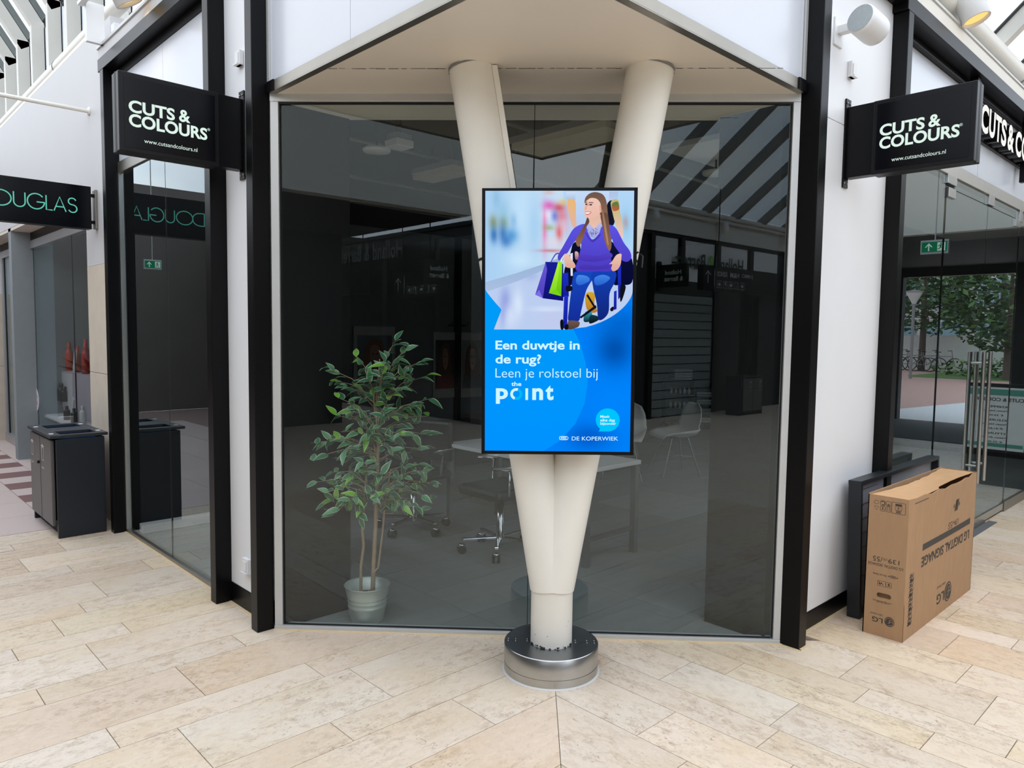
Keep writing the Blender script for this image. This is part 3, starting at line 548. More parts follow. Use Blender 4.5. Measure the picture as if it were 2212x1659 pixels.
# ------------------------------------------------------------------ the lit advertising display on the column
dsp = thing('digital_display', 'tall black framed display showing a blue advert with a woman in a wheelchair', 'display', tuple(GN*3.25+GD*.07+UP*1.64))
ex = (GD+UP*.0098).normalized(); ey = (UP-GD*.0078).normalized()
TLc = GN*3.20+GD*-.266+UP*2.2203; DW, DH = .6665, 1.1535
ctr = TLc+ex*(DW/2)-ey*(DH/2)
MB().obox(ctr+GN*.0265, ex, ey, GN, DW/2, DH/2, .024).build('housing', M_blackm, dsp, bevel=.003)
fr = MB()
for c, hx, hy in ((ctr+ey*(DH/2-.0055), DW/2, .0055), (ctr-ey*(DH/2-.007), DW/2, .007), (ctr-ex*(DW/2-.0065), .0065, DH/2), (ctr+ex*(DW/2-.0065), .0065, DH/2)): fr.obox(c+GN*.0015, ex, ey, GN, hx, hy, .004)
fr.build('bezel', M_black, dsp)
MB().obox(ctr+GN*.075, ex, ey, GN, .12, .30, .026).build('wall_bracket', M_blackm, dsp)
MB().tube([ctr+ex*.36+ey*.24+GN*.03, ctr+ex*.365+ey*.29+GN*.04, ctr+ex*.345+ey*.31+GN*.05, ctr+ex*.30+ey*.26+GN*.05], .004, 8).build('cable', M_gask, dsp)
def SP(X, Y, d=0.0):                                    # artwork units (as on the advert sheet) to the screen plane
    t = (Y-75)/2573.6; xl = 50-5*t; xr = 1560-57*t; u = (X-xl)/(xr-xl); v = (Y-75+5*u)/(2573.6+15*u)
    return TLc+ex*(u*DW)-ey*(v*DH)-GN*d
def vc_mat(name):
    m = bpy.data.materials.new(name); m.use_nodes = True; n_ = m.node_tree.nodes; l = m.node_tree.links; n_.clear()
    a = n_.new('ShaderNodeVertexColor'); a.layer_name = 'Col'; e = n_.new('ShaderNodeEmission'); o = n_.new('ShaderNodeOutputMaterial'); l.new(a.outputs[0], e.inputs[0]); l.new(e.outputs[0], o.inputs[0]); return m
M_vc = vc_mat('screen_picture')
def grid(rows, cols, xf, colf, d):
    vs = []; cs = []
    for j in range(rows+1):
        Y, xa, xb = xf(j/rows)
        for i in range(cols+1):
            X = xa+(xb-xa)*i/cols; vs.append(SP(X, Y, d)); cs.append((*s2l([max(0,min(255,c))/255 for c in colf(X, Y)]), 1))
    return vs, [(j*(cols+1)+i, (j+1)*(cols+1)+i, (j+1)*(cols+1)+i+1, j*(cols+1)+i+1) for j in range(rows) for i in range(cols)], cs
def blend(base, X, Y, blobs):
    c = list(base)
    for bx_, by_, rx, ry, col_, k in blobs:
        w_ = k*math.exp(-(((X-bx_)/rx)**2+((Y-by_)/ry)**2))
        c = [a+(b-a)*w_ for a, b in zip(c, col_)]
    return c
def blue(X, Y):
    return blend((0,128,248), X, Y, [(1330,1620,170,190,(0,72,160),.85),(1420,1380,240,160,(0,90,190),.6),(1080,2480,200,120,(0,82,190),.75),(1350,2150,250,200,(0,135,255),.6),(120,1300,260,260,(6,140,240),.8)])  # dark smudge on the right: screen reflection and dimming put into the colour
def photo(X, Y):
    t = max(0, min(1, (X-82)/700)); sk_ = 970-(X-82)*.30
    if Y < sk_+25: c = (168+30*t, 208+14*t, 243)
    else: c = (188, 206, 240)
    if X > 850 and Y < 650: c = (178,214,246)
    return blend(c, X, Y, [(160,400,40,70,(120,130,70),.7),(262,395,40,60,(125,130,60),.75),(165,520,35,80,(30,95,170),.8),(255,500,40,90,(25,85,165),.7),(345,520,60,70,(30,120,195),.8),(290,580,50,60,(20,90,175),.6),(360,380,30,70,(50,120,180),.6),
      (270,300,60,120,(130,185,215),.6),(190,170,40,120,(130,180,215),.6),(420,300,120,300,(200,232,255),.6),(560,450,60,260,(160,205,240),.7),(700,240,55,45,(225,90,190),.9),(800,260,60,40,(205,70,90),.9),(690,330,50,45,(240,240,255),.9),(760,340,35,50,(70,110,220),.8),
      (830,340,55,60,(220,110,130),.8),(660,470,22,220,(235,110,170),.8),(800,500,30,80,(225,60,60),.85),(700,450,50,25,(150,160,90),.7),(850,440,60,90,(235,170,190),.6),(740,590,90,60,(225,215,230),.8),(720,670,120,14,(200,110,120),.8),(840,210,40,30,(235,190,90),.7),(700,112,45,12,(240,130,90),.8),
      (280,1150,45,120,(120,130,210),.6),(400,1180,45,130,(225,240,255),.7),(330,1300,60,120,(215,228,250),.7),(250,1250,30,160,(150,165,230),.6),(520,900,80,60,(150,165,215),.5),(700,1230,160,20,(230,240,255),.7),(740,1330,120,90,(196,200,235),.6),(420,760,120,80,(205,235,255),.7),(1440,420,60,160,(140,200,235),.7),(1440,400,25,60,(200,130,120),.6)])
sv, sf, scol = [], [], []
def lay(g):
    b = len(sv); sv.extend(g[0]); sf.extend(tuple(b+i for i in f) for f in g[1]); scol.extend(g[2])
def smooth(p, k=5):
    r = []; n_ = len(p)
    for i in range(n_):
        a, b, c, d = p[i-1], p[i], p[(i+1) % n_], p[(i+2) % n_]
        for j in range(k):
            t = j/k; r.append(tuple(.5*(2*b[q]+(c[q]-a[q])*t+(2*a[q]-5*b[q]+4*c[q]-d[q])*t*t+(3*b[q]-a[q]-3*c[q]+d[q])*t**3) for q in (0,1)))
    return r
_d = [.0006]
def poly(pts, c, c2=None, sm=True):
    # one printed shape; c2 tints its lower end
    p = smooth(pts) if sm else pts; _d[0] += .000035; b = len(sv); y0 = min(q[1] for q in p); y1 = max(q[1] for q in p)
    for q in p:
        t = (q[1]-y0)/(y1-y0); k = [a+(e-a)*t for a, e in zip(c, c2 or c)]
        sv.append(SP(q[0], q[1], _d[0])); scol.append((*s2l([x/255 for x in k]), 1))
    sf.append(tuple(reversed(range(b, len(sv)))) if sum(p[i][0]*p[(i+1)%len(p)][1]-p[(i+1)%len(p)][0]*p[i][1] for i in range(len(p))) < 0 else tuple(range(b, len(sv))))
def ell(cx, cy_, rx, ry, n_=18): return [(cx+rx*math.cos(2*math.pi*i/n_), cy_+ry*math.sin(2*math.pi*i/n_)) for i in range(n_)]
lay(grid(64, 36, lambda t: (100+(2632-100)*t, 81-4*t, 1526-56*t), blue, .0003))
poly([(80,900),(700,900),(935,1425),(1000,1560),(1050,1750),(1070,1950),(1040,2150),(950,2350),(800,2520),(640,2624),(78,2622)], (0,156,246), (0,146,255), False)
def LB(Y):
    if Y < 1040: return 82
    if Y < 1235: t = (Y-1040)/195; return 82+158*t**1.15
    return 240-75*(Y-1235)/193
def RB(Y):
    if Y < 1060: return 1525-20*(Y-100)/960
    t = (Y-1060)/368; return 1505-655*(1-math.sqrt(max(0, 1-t**1.75)))**.92
_d[0] += .0002
lay(grid(56, 60, lambda t: (100+1328*t, LB(100+1328*t), RB(100+1328*t)), photo, _d[0])); _d[0] += .0002
poly([(82,972),(400,880),(640,800),(790,742),(840,735),(840,760),(660,850),(400,960),(110,1058),(82,1040)], (150,178,214), (170,192,226), False)
skin, skin2 = (238,196,178), (222,168,150)
poly([(955,112),(1290,108),(1305,560),(945,560)], (196,218,246), (170,200,240), False)
poly([(868,112),(962,112),(955,200),(862,178)], (206,222,246), (160,190,225), False); poly([(882,188),(955,196),(962,330),(965,470),(930,440),(895,330)], (236,184,120), (222,180,170))
poly([(1285,108),(1372,108),(1366,190),(1280,215)], (170,196,230), (190,205,235), False); poly([(1270,215),(1320,205),(1335,400),(1280,430),(1262,300)], (20,22,40))
poly([(1300,205),(1372,190),(1388,300),(1412,420),(1416,545),(1382,520),(1345,420),(1318,320)], (190,180,110), (236,200,200)); poly([(1310,225),(1365,205),(1378,275),(1322,290)], (70,130,70), (200,90,60))
poly([(936,600),(1000,610),(1000,880),(890,1010),(845,880),(905,700)], (12,14,44)); poly([(1290,590),(1400,690),(1500,750),(1500,970),(1390,995),(1310,960)], (14,16,60), (6,10,50))
poly([(952,680),(985,690),(980,750),(955,750)], (220,190,190), (150,90,110)); poly([(905,700),(930,690),(930,910),(910,910)], (225,230,245), sm=False)
poly([(1055,1082),(1140,1078),(1138,1180),(1165,1250),(1110,1265),(1060,1220)], (214,166,44), (180,120,40)); poly([(1050,1260),(1110,1250),(1105,1340),(1035,1350)], (60,170,190), (10,30,40)); poly([(1100,1290),(1170,1300),(1178,1335),(1090,1370)], (20,60,70), (8,10,20))
poly([(1075,1085),(1150,1210),(1138,1225),(1060,1100)], (16,18,30), sm=False); poly([(1150,1190),(1160,1215),(1010,1320),(990,1310)], (16,18,30), sm=False)
# shopping bags
poly([(665,776),(800,780),(838,800),(838,1152),(636,1126)], (24,30,150), (14,16,110), False); poly([(668,780),(682,850),(640,1126),(566,1092)], (104,88,210), (76,64,190), False); poly([(566,1092),(604,1044),(640,1126)], (120,110,225), sm=False)
poly([(788,776),(828,778),(818,1106),(698,1076),(762,880)], (150,232,30), (96,190,16), False); poly([(790,780),(806,800),(770,1040),(700,1076)], (176,244,60), (130,215,30), False); poly([(698,1076),(770,1035),(818,1106)], (120,210,26), sm=False)
for a, b_, c_ in (((715,776),(760,700),(800,690)),((812,774),(830,715),(850,700))): poly([a,b_,c_,(c_[0]+2,c_[1]+10),(b_[0]+8,b_[1]+10),(a[0]+9,a[1])], (90,70,190) if a[0] < 800 else (240,250,255))
# jeans and shoe
poly([(962,868),(1130,872),(1128,930),(1060,1050),(1010,1250),(984,1346),(888,1346),(892,1230),(915,1040),(930,930)], (22,72,190), (20,44,150)); poly([(980,905),(1070,915),(1090,960),(1000,1000),(960,970)], (70,140,232), (40,100,210))
poly([(1125,870),(1330,862),(1338,960),(1284,1080),(1270,1268),(1180,1336),(1160,1180),(1122,1000)], (20,66,184), (16,36,120)); poly([(1140,930),(1220,900),(1290,930),(1230,985),(1150,1000)], (64,134,230), (36,96,205))
poly([(886,1346),(986,1350),(990,1390),(960,1412),(886,1424)], (110,86,76), (80,60,56))
# wheelchair frame
for p in ([(834,885),(886,880),(892,1110),(836,1115)], [(846,1100),(886,1100),(874,1400),(832,1424)], [(1362,840),(1394,800),(1396,1100),(1366,1140)], [(1326,1060),(1352,1050),(1350,1230),(1322,1240)]): poly(p, (30,48,196), (18,28,150), False)
poly([(808,1345),(834,1335),(836,1424),(812,1420)], (12,14,24)); poly([(855,1385),(884,1380),(884,1424),(850,1424)], (12,14,24)); poly([(1390,1000),(1432,1000),(1436,1040),(1400,1150),(1384,1140)], (14,16,26)); poly([(866,1010),(918,1010),(924,1048),(870,1060)], (16,18,30)); poly([(1290,1225),(1320,1205),(1318,1245),(1294,1250)], (14,16,26))
# hair behind, neck, sweater
poly([(1082,170),(1150,120),(1215,132),(1252,190),(1272,330),(1290,480),(1302,620),(1282,672),(1240,640),(1214,480),(1120,430),(1075,320)], (96,68,58), (128,92,70))
poly([(1088,350),(1192,320),(1204,440),(1140,475),(1078,430)], (226,180,160), (236,196,178)); poly([(1052,425),(1082,402),(1138,458),(1196,400),(1216,450),(1180,515),(1120,548),(1062,480)], (186,190,232), (160,166,222))
for i in range(40):
    a = random.random(); b_ = random.random(); x = 1065+a*135; y = 455+b_*70
    if abs(x-1130) < 70-(y-455)*.7: poly(ell(x, y, 5, 4, 6), (80,84,150), sm=False)
poly([(1000,424),(1055,420),(1072,480),(1118,562),(1182,510),(1212,440),(1290,424),(1352,462),(1420,590),(1478,670),(1494,735),(1455,776),(1400,758),(1384,700),(1330,620),(1306,560),(1288,690),(1312,850),(1180,868),(968,862),(985,740),(1012,620),(990,560),(935,600),(880,690),(850,704),(800,764),(786,720),(830,640),(882,550),(935,465)], (92,84,226), (74,58,190))
poly([(1005,700),(1150,720),(1290,690),(1300,740),(1150,775),(1000,760)], (84,66,200), (70,52,176)); poly([(1030,800),(1180,815),(1295,790),(1300,830),(1170,850),(1000,845)], (78,60,190), (66,50,170))
poly([(1062,500),(1118,572),(1190,515),(1196,525),(1120,590),(1056,510)], (70,54,178))
# hands
poly([(845,712),(885,700),(915,750),(952,800),(950,832),(905,836),(862,822),(850,770)], skin, skin2); poly([(1350,712),(1396,700),(1398,740),(1390,800),(1360,850),(1318,866),(1300,840),(1310,800),(1282,798),(1310,770)], skin, skin2)
for x in (880,900,925): poly([(x,790),(x+6,790),(x+10,832),(x+4,832)], skin2, sm=False)
for x in (1325,1345,1362): poly([(x,800),(x+5,800),(x-2,850),(x-8,850)], skin2, sm=False)
# face and front hair
poly([(1046,210),(1062,172),(1110,150),(1165,160),(1200,205),(1204,280),(1180,335),(1120,366),(1070,360),(1046,330),(1046,300),(1036,282),(1044,250)], (240,202,188), (232,186,170))
poly([(1190,240),(1212,245),(1210,300),(1192,300)], (226,170,150)); poly([(1060,225),(1090,218),(1098,240),(1066,246)], (222,170,150)); poly(ell(1062,229,11,7), (60,44,40)); poly(ell(1106,234,13,7), (60,44,40))
poly([(1045,212),(1070,205),(1072,211),(1048,218)], (110,78,66)); poly([(1088,208),(1128,212),(1128,219),(1090,215)], (110,78,66)); poly([(1058,240),(1064,270),(1044,286),(1050,278)], (216,160,142))
poly([(1050,302),(1075,298),(1112,302),(1090,326),(1062,328)], (206,110,112)); poly([(1054,306),(1102,305),(1085,318),(1062,320)], (250,246,246)); poly([(1120,260),(1160,262),(1150,300),(1120,296)], (238,190,176))
poly([(1046,215),(1055,165),(1100,125),(1160,115),(1225,140),(1258,210),(1266,330),(1240,330),(1212,300),(1200,225),(1165,180),(1110,170),(1072,190)], (112,84,72), (138,104,84))
poly([(1082,362),(1090,400),(1060,450),(1040,520),(1010,600),(985,632),(962,600),(968,545),(1005,490),(1050,410),(1068,360)], (88,62,54), (150,108,80)); poly([(1200,330),(1262,320),(1288,480),(1304,600),(1290,670),(1262,640),(1234,560),(1218,440)], (104,76,64), (146,104,80)); poly([(1214,300),(1230,310),(1262,500),(1275,610),(1262,600),(1236,470)], (150,116,92), (180,140,110))
me = bpy.data.meshes.new('screen'); me.from_pydata(sv, [], sf); me.materials.append(M_vc); ca = me.color_attributes.new('Col', 'FLOAT_COLOR', 'POINT')
for i, c in enumerate(scol): ca.data[i].color = c
so = link('screen', me, dsp); tag(so, 'lit blue advert with a seated woman and shopping bags')
ADM = [emit('ad_white', rgb(206,246,255)), emit('ad_cyan', rgb(0,186,240)), emit('ad_bubble', rgb(0,196,252))]
def adt(body, x0, x1, yb, yt, bold, mi=0, d=.0125):
    q = MB(); a = SP(x0, yb, d); put_text(q, body, a, (SP(x1, yb, d)-a).normalized(), ey, (SP(x1, yb, d)-a).length, (SP(x0, yt, d)-a).length, bold, mi); q.build('screen_lettering', ADM, dsp)
adt('Een duwtje in', 182, 992, 1650, 1536, .022); adt('de rug?', 182, 622, 1786, 1670, .022); adt('Leen je rolstoel bij', 182, 1163, 1924, 1806, -.008)
adt('the', 335, 432, 1978, 1936, .022); adt('p', 186, 302, 2152, 2000, .034); adt('n', 536, 640, 2114, 1998, .034); adt('t', 664, 740, 2116, 1970, .034); adt('l', 470, 496, 2114, 2000, .034)
adt('Maak', 1187, 1278, 2287, 2262, .02); adt('elke dag', 1187, 1326, 2332, 2296, .02); adt('bijzonder', 1187, 1338, 2364, 2330, .02); adt('DE KOPERWIEK', 914, 1356, 2511, 2472, .004)
def adp(pts, mi, d=.0122): q = MB(); q.add([SP(x, y, d) for x, y in pts], [tuple(range(len(pts)))], mi); q.build('screen_shape', ADM, dsp)
ad = MB()
q0 = [(383+58*math.cos(math.radians(a)), 2056-58*math.sin(math.radians(a))) for a in range(70, 251, 10)]; q1 = [(383+32*math.cos(math.radians(a)), 2056-32*math.sin(math.radians(a))) for a in range(250, 69, -10)]; adp(q0+q1, 0)
q0 = [(383+58*math.cos(math.radians(a)), 2056-58*math.sin(math.radians(a))) for a in range(-110, 66, 10)]; q1 = [(383+32*math.cos(math.radians(a)), 2056-32*math.sin(math.radians(a))) for a in range(60, -111, -10)]; adp(q0+q1, 1)
adp(ell(1258,2308,114,113,48), 2, .0118); adp([(1172,2421),(1192,2380),(1270,2421)], 2, .0119); 
for cx in (818, 838, 858):
    e_ = ell(cx, 2488, 24, 20, 28); i_ = ell(cx, 2488, 19, 15.5, 28)
    b_ = len(ad.v); ad.add([SP(x, y, .0124) for x, y in e_+i_], [(k, (k+1)%28, 28+(k+1)%28, 28+k) for k in range(28)], 0)
for s_ in ((800,2474,876,2502),(800,2502,876,2474)): stroke(ad, SP(0,0,.0124)*0+TLc-GN*.0124, ex, -ey, [((SP(s_[0],s_[1])-TLc).dot(ex), -(SP(s_[0],s_[1])-TLc).dot(ey)), ((SP(s_[2],s_[3])-TLc).dot(ex), -(SP(s_[2],s_[3])-TLc).dot(ey))], .0016)
ad.build('mall_emblem', ADM, dsp)
# ------------------------------------------------------------------ signs
M_face = mat('black_sign_face', rgb(7, 8, 13), .22, var=.02, spec=.22); M_sbox = mat('black_sign_frame', rgb(13, 13, 16), .4, var=.04, spec=.25)
X_, Y_, Z_ = Vector((1,0,0)), Vector((0,1,0)), Vector((0,0,1))
def blade(label, O, er, en, out, wall):
    # projecting lightbox: O on the plane of the wall, er along the reader's right on the front face, en the front's outward normal; out/wall: reach of the sign and of the wall plate
    t = thing('projecting_sign', label, 'sign', tuple(O), 'projecting shop signs at the corner')
    def P(a, z, d=0.0): return O+er*a+Z_*z+en*d
    a0, a1 = out; zb, zt = 2.458, 2.838
    MB().obox(P((a0+a1)/2, (zb+zt)/2, -.055), er, Z_, en, abs(a1-a0)/2, (zt-zb)/2, .052).build('light_box', M_sbox, t, bevel=.004)
    MB().obox(P(a0+(.004 if a0 < a1 else -.004), (zb+zt)/2, -.055), er, Z_, en, .0045, (zt-zb)/2+.001, .012).build('edge_profile', M_gask, t)
    w0, w1 = wall
    MB().obox(P((w0+w1)/2, (zb+zt)/2+.004, -.055), er, Z_, en, abs(w1-w0)/2, (zt-zb)/2-.002, .035).build('mounting_panel', M_black, t, bevel=.002)
    wp = MB(); 
    wp.obox(P(w1, (zb+zt)/2, -.03), er, Z_, en, .004, .235, .03); wp.build('wall_plate', M_black, t)
    bo = MB()
    for z in (zt+.022, zb-.022):
        for d in (-.012, -.045): bo.ball(P(w1+(-.005 if w1 > w0 else .005), z, d), .006, 8, 5)
    bo.build('bolts', M_steeld, t)
    f0, f1 = (a0+.024*(1 if a1 > a0 else -1)), (a1-.020*(1 if a1 > a0 else -1))
    MB().obox(P((f0+f1)/2, (zb+zt)/2, -.0025), er, Z_, en, abs(f1-f0)/2, (zt-zb)/2-.022, .0015).build('face_panel', M_face, t)
    lo = min(a0, a1)
    def T(s, a, z, w_, h_, b_): q = MB(); put_text(q, s, P(a, z, .0006), er, Z_, w_, h_, b_); q.build('sign_lettering', M_text, t)
    return t, None, T, P
# left sign: front faces the camera down -Y, reader's right is +X
t, q, T, P = blade('black lightbox sign with white lettering on the left facade beside the white switch', Vector((0, 3.93, 0)), X_, -Y_, (1.110, 1.592), (1.592, 1.730))
T('CUTS', 1.153, 2.647, .216, .060, .030); T('&', 1.389, 2.650, .056, .061, .026); T('COLOURS', 1.153, 2.580, .377, .062, .030); T('www.cutsandcolours.nl', 1.221, 2.512, .257, .020, .0); T('®', 1.531, 2.631, .014, .014, .0)
q2 = MB(); 
for s, a, z, w_, h_, b_ in (('CUTS', 1.153, 2.647, .216, .060, .030), ('&', 1.389, 2.650, .056, .061, .026), ('COLOURS', 1.153, 2.580, .377, .062, .030)): put_text(q2, s, (2.702-a, 4.0415, z), -X_, Z_, w_, h_, b_)
q2.build('sign_lettering', M_text, t)
# right sign: front faces -X, reader's right is -Y
t, q, T, P = blade('black lightbox sign with white lettering on the right facade below the loudspeaker', Vector((4.08, 0, 0)), -Y_, -X_, (-1.080, -1.556), (-1.556, -1.700))
T('CUTS', -1.519, 2.649, .215, .060, .030); T('&', -1.287, 2.651, .056, .061, .026); T('COLOURS', -1.518, 2.582, .372, .062, .030); T('www.cutsandcolours.nl', -1.454, 2.511, .252, .020, .0); T('®', -1.148, 2.631, .014, .014, .0)
q2 = MB()
for s, a, z, w_, h_, b_ in (('CUTS', -1.519, 2.649, .215, .060, .030), ('&', -1.287, 2.651, .056, .061, .026), ('COLOURS', -1.518, 2.582, .372, .062, .030), ('www.cutsandcolours.nl', -1.454, 2.511, .252, .020, .0)): put_text(q2, s, (4.1915, 2.636+a, z), Y_, Z_, w_, h_, b_)
q2.build('sign_lettering', M_text, t)
# channel letters over the entrance
cl_ = thing('shop_lettering', 'big white channel letters with black sides above the glass entrance', 'letters', (6.35, 1.70, 3.15))
M_lf = emit('channel_letter_face', rgb(250,250,246), 1.0)
for s, x, w_, z, h_ in (('C', 6.350, .195, 3.148, .21), ('U', 6.565, .17, 3.150, .205), ('T', 6.745, .165, 3.153, .20), ('S', 6.915, .155, 3.150, .208), ('&', 7.115, .20, 3.150, .208), ('C', 7.365, .195, 3.148, .21), ('O', 7.575, .215, 3.148, .21), ('L', 7.81, .14, 3.153, .20), ('O', 7.96, .215, 3.148, .21), ('U', 8.195, .17, 3.150, .205), ('R', 8.385, .17, 3.153, .20), ('S', 8.565, .155, 3.15, .208)):
    v, f, _ = text_mesh(s, .035); m = MB(); n = len(v)
    # outline of the flat letter pulled back into a 9 cm box
    ed = {}
    for p in f:
        for i in range(len(p)):
            k = (p[i], p[(i+1) % len(p)]); ed[k] = ed.get(k, 0)+1
    rim = [k for k in ed if (k[1], k[0]) not in ed]
    vs = [(x+a*w_, 1.645, z+b*h_) for a, b in v]+[(x+a*w_, 1.738, z+b*h_) for a, b in v]
    m.add(vs, [tuple(p) for p in f], 0); m.add(vs, [(b, a, n+a, n+b) for a, b in rim], 1)
    m.build('letter', [M_lf, M_black], cl_)
MB().box(6.3, 8.8, 1.72, 1.744, 3.14, 3.16).build('letter_rail', M_black, cl_)
# perfumery sign on the left
t = thing('projecting_sign', 'wide black sign with thin mint lettering on the neighbouring white wall', 'sign', (1.73, 6.75, 2.57), 'projecting shop signs at the corner')
MB().box(.82, 1.683, 6.75, 6.85, 2.405, 2.741).build('light_box', M_face, t, bevel=.003); MB().box(.82, 1.683, 6.748, 6.852, 2.400, 2.406).build('edge_profile', M_black, t)
MB().box(1.712, 1.733, 6.755, 6.835, 2.408, 2.722).build('wall_plate', M_steeld, t, bevel=.003)
for z in (2.46, 2.675): MB().box(1.683, 1.713, 6.775, 6.81, z-.012, z+.012).build('bracket_arm', M_black, t)
q = MB(); 
def dl(o, e1):
    S = lambda pts, closed=False: stroke(q, o, e1, Z_, pts, .0088, 0, closed)
    zc = 2.574; r = .0585
    S([(.895,2.519),(.895,2.632)]); S([(.895,2.629),(.93,2.629)]+arc(.935,zc,.062,.055,88,-88,18)+[(.93,2.519),(.895,2.519)])
    S(arc(1.066,zc,.070,r,0,358,34)[:-1], True)
    S([(1.152,2.630),(1.152,2.556)]+arc(1.189,2.556,.037,.036,180,360,14)+[(1.226,2.556),(1.226,2.630)])
    S(arc(1.298,zc,.057,r,38,357,28)+[(1.352,zc-.004),(1.302,zc-.004)])
    S([(1.366,2.630),(1.366,2.519),(1.408,2.519)]); S([(1.418,2.517),(1.459,2.629),(1.501,2.517)]); S([(1.432,2.552),(1.487,2.552)])
    S(arc(1.546,2.604,.027,.026,20,265,14)+arc(1.548,2.548,.030,.030,80,-155,14))
dl(Vector((0,6.7478,0)), X_); 
q.build('sign_lettering', M_mint, t)
# green emergency exit signs inside the salon, seen through the panes
M_eg = emit('exit_green', rgb(14,120,82), 1.2); M_ew = emit('exit_white', rgb(214,232,222), 1.2); M_er = mat('exit_sign_frame', rgb(186,190,188), .5)
def exit_sign(label, o, er, en, w_, h_):
    t = thing('exit_sign', label, 'exit sign', tuple(o), 'hanging emergency exit signs'); o = Vector(o); er = Vector(er); en = Vector(en)
    MB().obox(o, er, Z_, en, w_/2, h_/2, .02).build('case', M_er, t, bevel=.003)
    MB().obox(o+en*.021, er, Z_, en, w_*.45, h_*.36, .001).build('green_panel', M_eg, t)
    q = MB(); c = o+en*.0225; k = h_
    S = lambda pts, wd: stroke(q, c, er, Z_, [(a*k, b*k) for a, b in pts], wd*k)
    q.eprism(c, er, Z_, en, [(a*k,b*k) for a,b in ((-.62,-.02),(-.36,.28),(-.10,-.02),(-.20,-.02),(-.32,.12),(-.32,-.29),(-.40,-.29),(-.40,.12),(-.52,-.02))], .0004)
    q.eprism(c, er, Z_, en, [(a*k,b*k) for a,b in ((.2,-.30),(.72,-.30),(.72,.30),(.2,.30))], .0002); q.build('arrow', M_ew, t)
    q = MB(); c = o+en*.0236
    S = lambda pts, wd: stroke(q, c, er, Z_, [(a*k, b*k) for a, b in pts], wd*k)
    q.eprism(c, er, Z_, en, [(.44*k+.06*k*math.cos(i*.8), .21*k+.06*k*math.sin(i*.8)) for i in range(8)], .0003); S([(.44,.14),(.40,-.05)], .12); S([(.42,.10),(.56,.08),(.60,.0)], .05); S([(.43,.11),(.30,.10),(.26,.0)], .05); S([(.40,-.05),(.54,-.10),(.52,-.26)], .07); S([(.40,-.05),(.34,-.16),(.22,-.18)], .07)
    q.build('running_figure', M_eg, t); MB().tube([o+Z_*(h_/2), o+Z_*(3.9-o.z)], .006, 6).build('hanger', M_er, t); return t
exit_sign('green exit sign hanging in the mall, mirrored in the left shop window', (0.47, 9.5, 2.37), -X_, -Y_, .20, .115)
exit_sign('green exit sign hanging in the mall, mirrored in the pane left of the glass door', (8.0, 1.02, 2.495), Y_, -X_, .25, .135)
# ------------------------------------------------------------------ cardboard box, leaning frame, bin, wall fittings
bx_ = thing('cardboard_box', 'large brown cardboard screen box standing upside down on the paving', 'box', (4.7, 1.39, 0))
x0, x1, y0, y1, hz = 4.088, 5.305, 1.288, 1.491, .762
HB_, HT_ = .212, .243     # hand hole
m = MB(); t_ = .005
# front side bulges a little at the top edge
nx = 12
def yb(x, z): 
    u = (x-x0)/(x1-x0); return y0-.028*math.sin(math.pi*u)*max(0, (z-.35)/.41)**1.6
vs = [(x0+(x1-x0)*i/nx, yb(x0+(x1-x0)*i/nx, z)+d, z-(.006*math.sin(9*i) if z > .7 else 0)) for d in (0, t_) for z in (0,.2,.4,.55,.66,hz) for i in range(nx+1)]
k = 6*(nx+1); fs = [(j*(nx+1)+i, j*(nx+1)+i+1, (j+1)*(nx+1)+i+1, (j+1)*(nx+1)+i) for j in range(5) for i in range(nx)]
fs += [tuple(k+a for a in reversed(f)) for f in fs] + [(5*(nx+1)+i, 5*(nx+1)+i+1, k+5*(nx+1)+i+1, k+5*(nx+1)+i) for i in range(nx)]
m.add(vs, fs, 0, False); m.build('front_side', M_card, bx_)
MB().box(x0, x1, y1-t_, y1, 0, hz+.004).build('rear_side', M_card, bx_); MB().box(x1-t_, x1, y0, y1, 0, hz).build('far_end', M_card, bx_)
# near end with its hand hole
m = MB(); a, b = 1.353, 1.426; xx = (x0, x0+t_)
for (ya, yb_, za, zb) in ((y0,a,0,hz),(b,y1,0,hz),(a,b,0,HB_),(a,b,HT_-.004,hz)): m.box(xx[0], xx[1], ya, yb_, za, zb)
m.build('near_end', M_card, bx_)
hd = MB(); c0 = (1.3895, .2255)
ring = arc(c0[0]+.021, c0[1], .0155, .0135, -90, 90, 10)+arc(c0[0]-.021, c0[1], .0155, .0135, 90, 270, 10)
outer = []
for y, z in ring: outer.append((a if y < c0[0] and abs(z-c0[1]) < .012 else b if y > c0[0] and abs(z-c0[1]) < .012 else y, HT_-.004 if z > c0[1] else HB_))
n = len(ring); hd.add([(x0-.0003, y, z) for y, z in ring]+[(x0-.0003, min(max(c0[0]+(y-c0[0])*1.25,a-.001),b+.001), (HT_+.0035 if z > c0[1] else HB_-.004) if abs(z-c0[1]) > .006 else z) for y, z in ring], [(i, (i+1) % n, n+(i+1) % n, n+i) for i in range(n)])
hd.build('hand_hole_edge', M_card, bx_); MB().box(x0+.03, x0+.035, 1.33, 1.45, .18, .245).build('hole_flap', M_cardl, bx_)
MB().box(x0+.006, x1-.006, y0+.006, y1-.006, .004, .01).build('bottom', M_card, bx_)
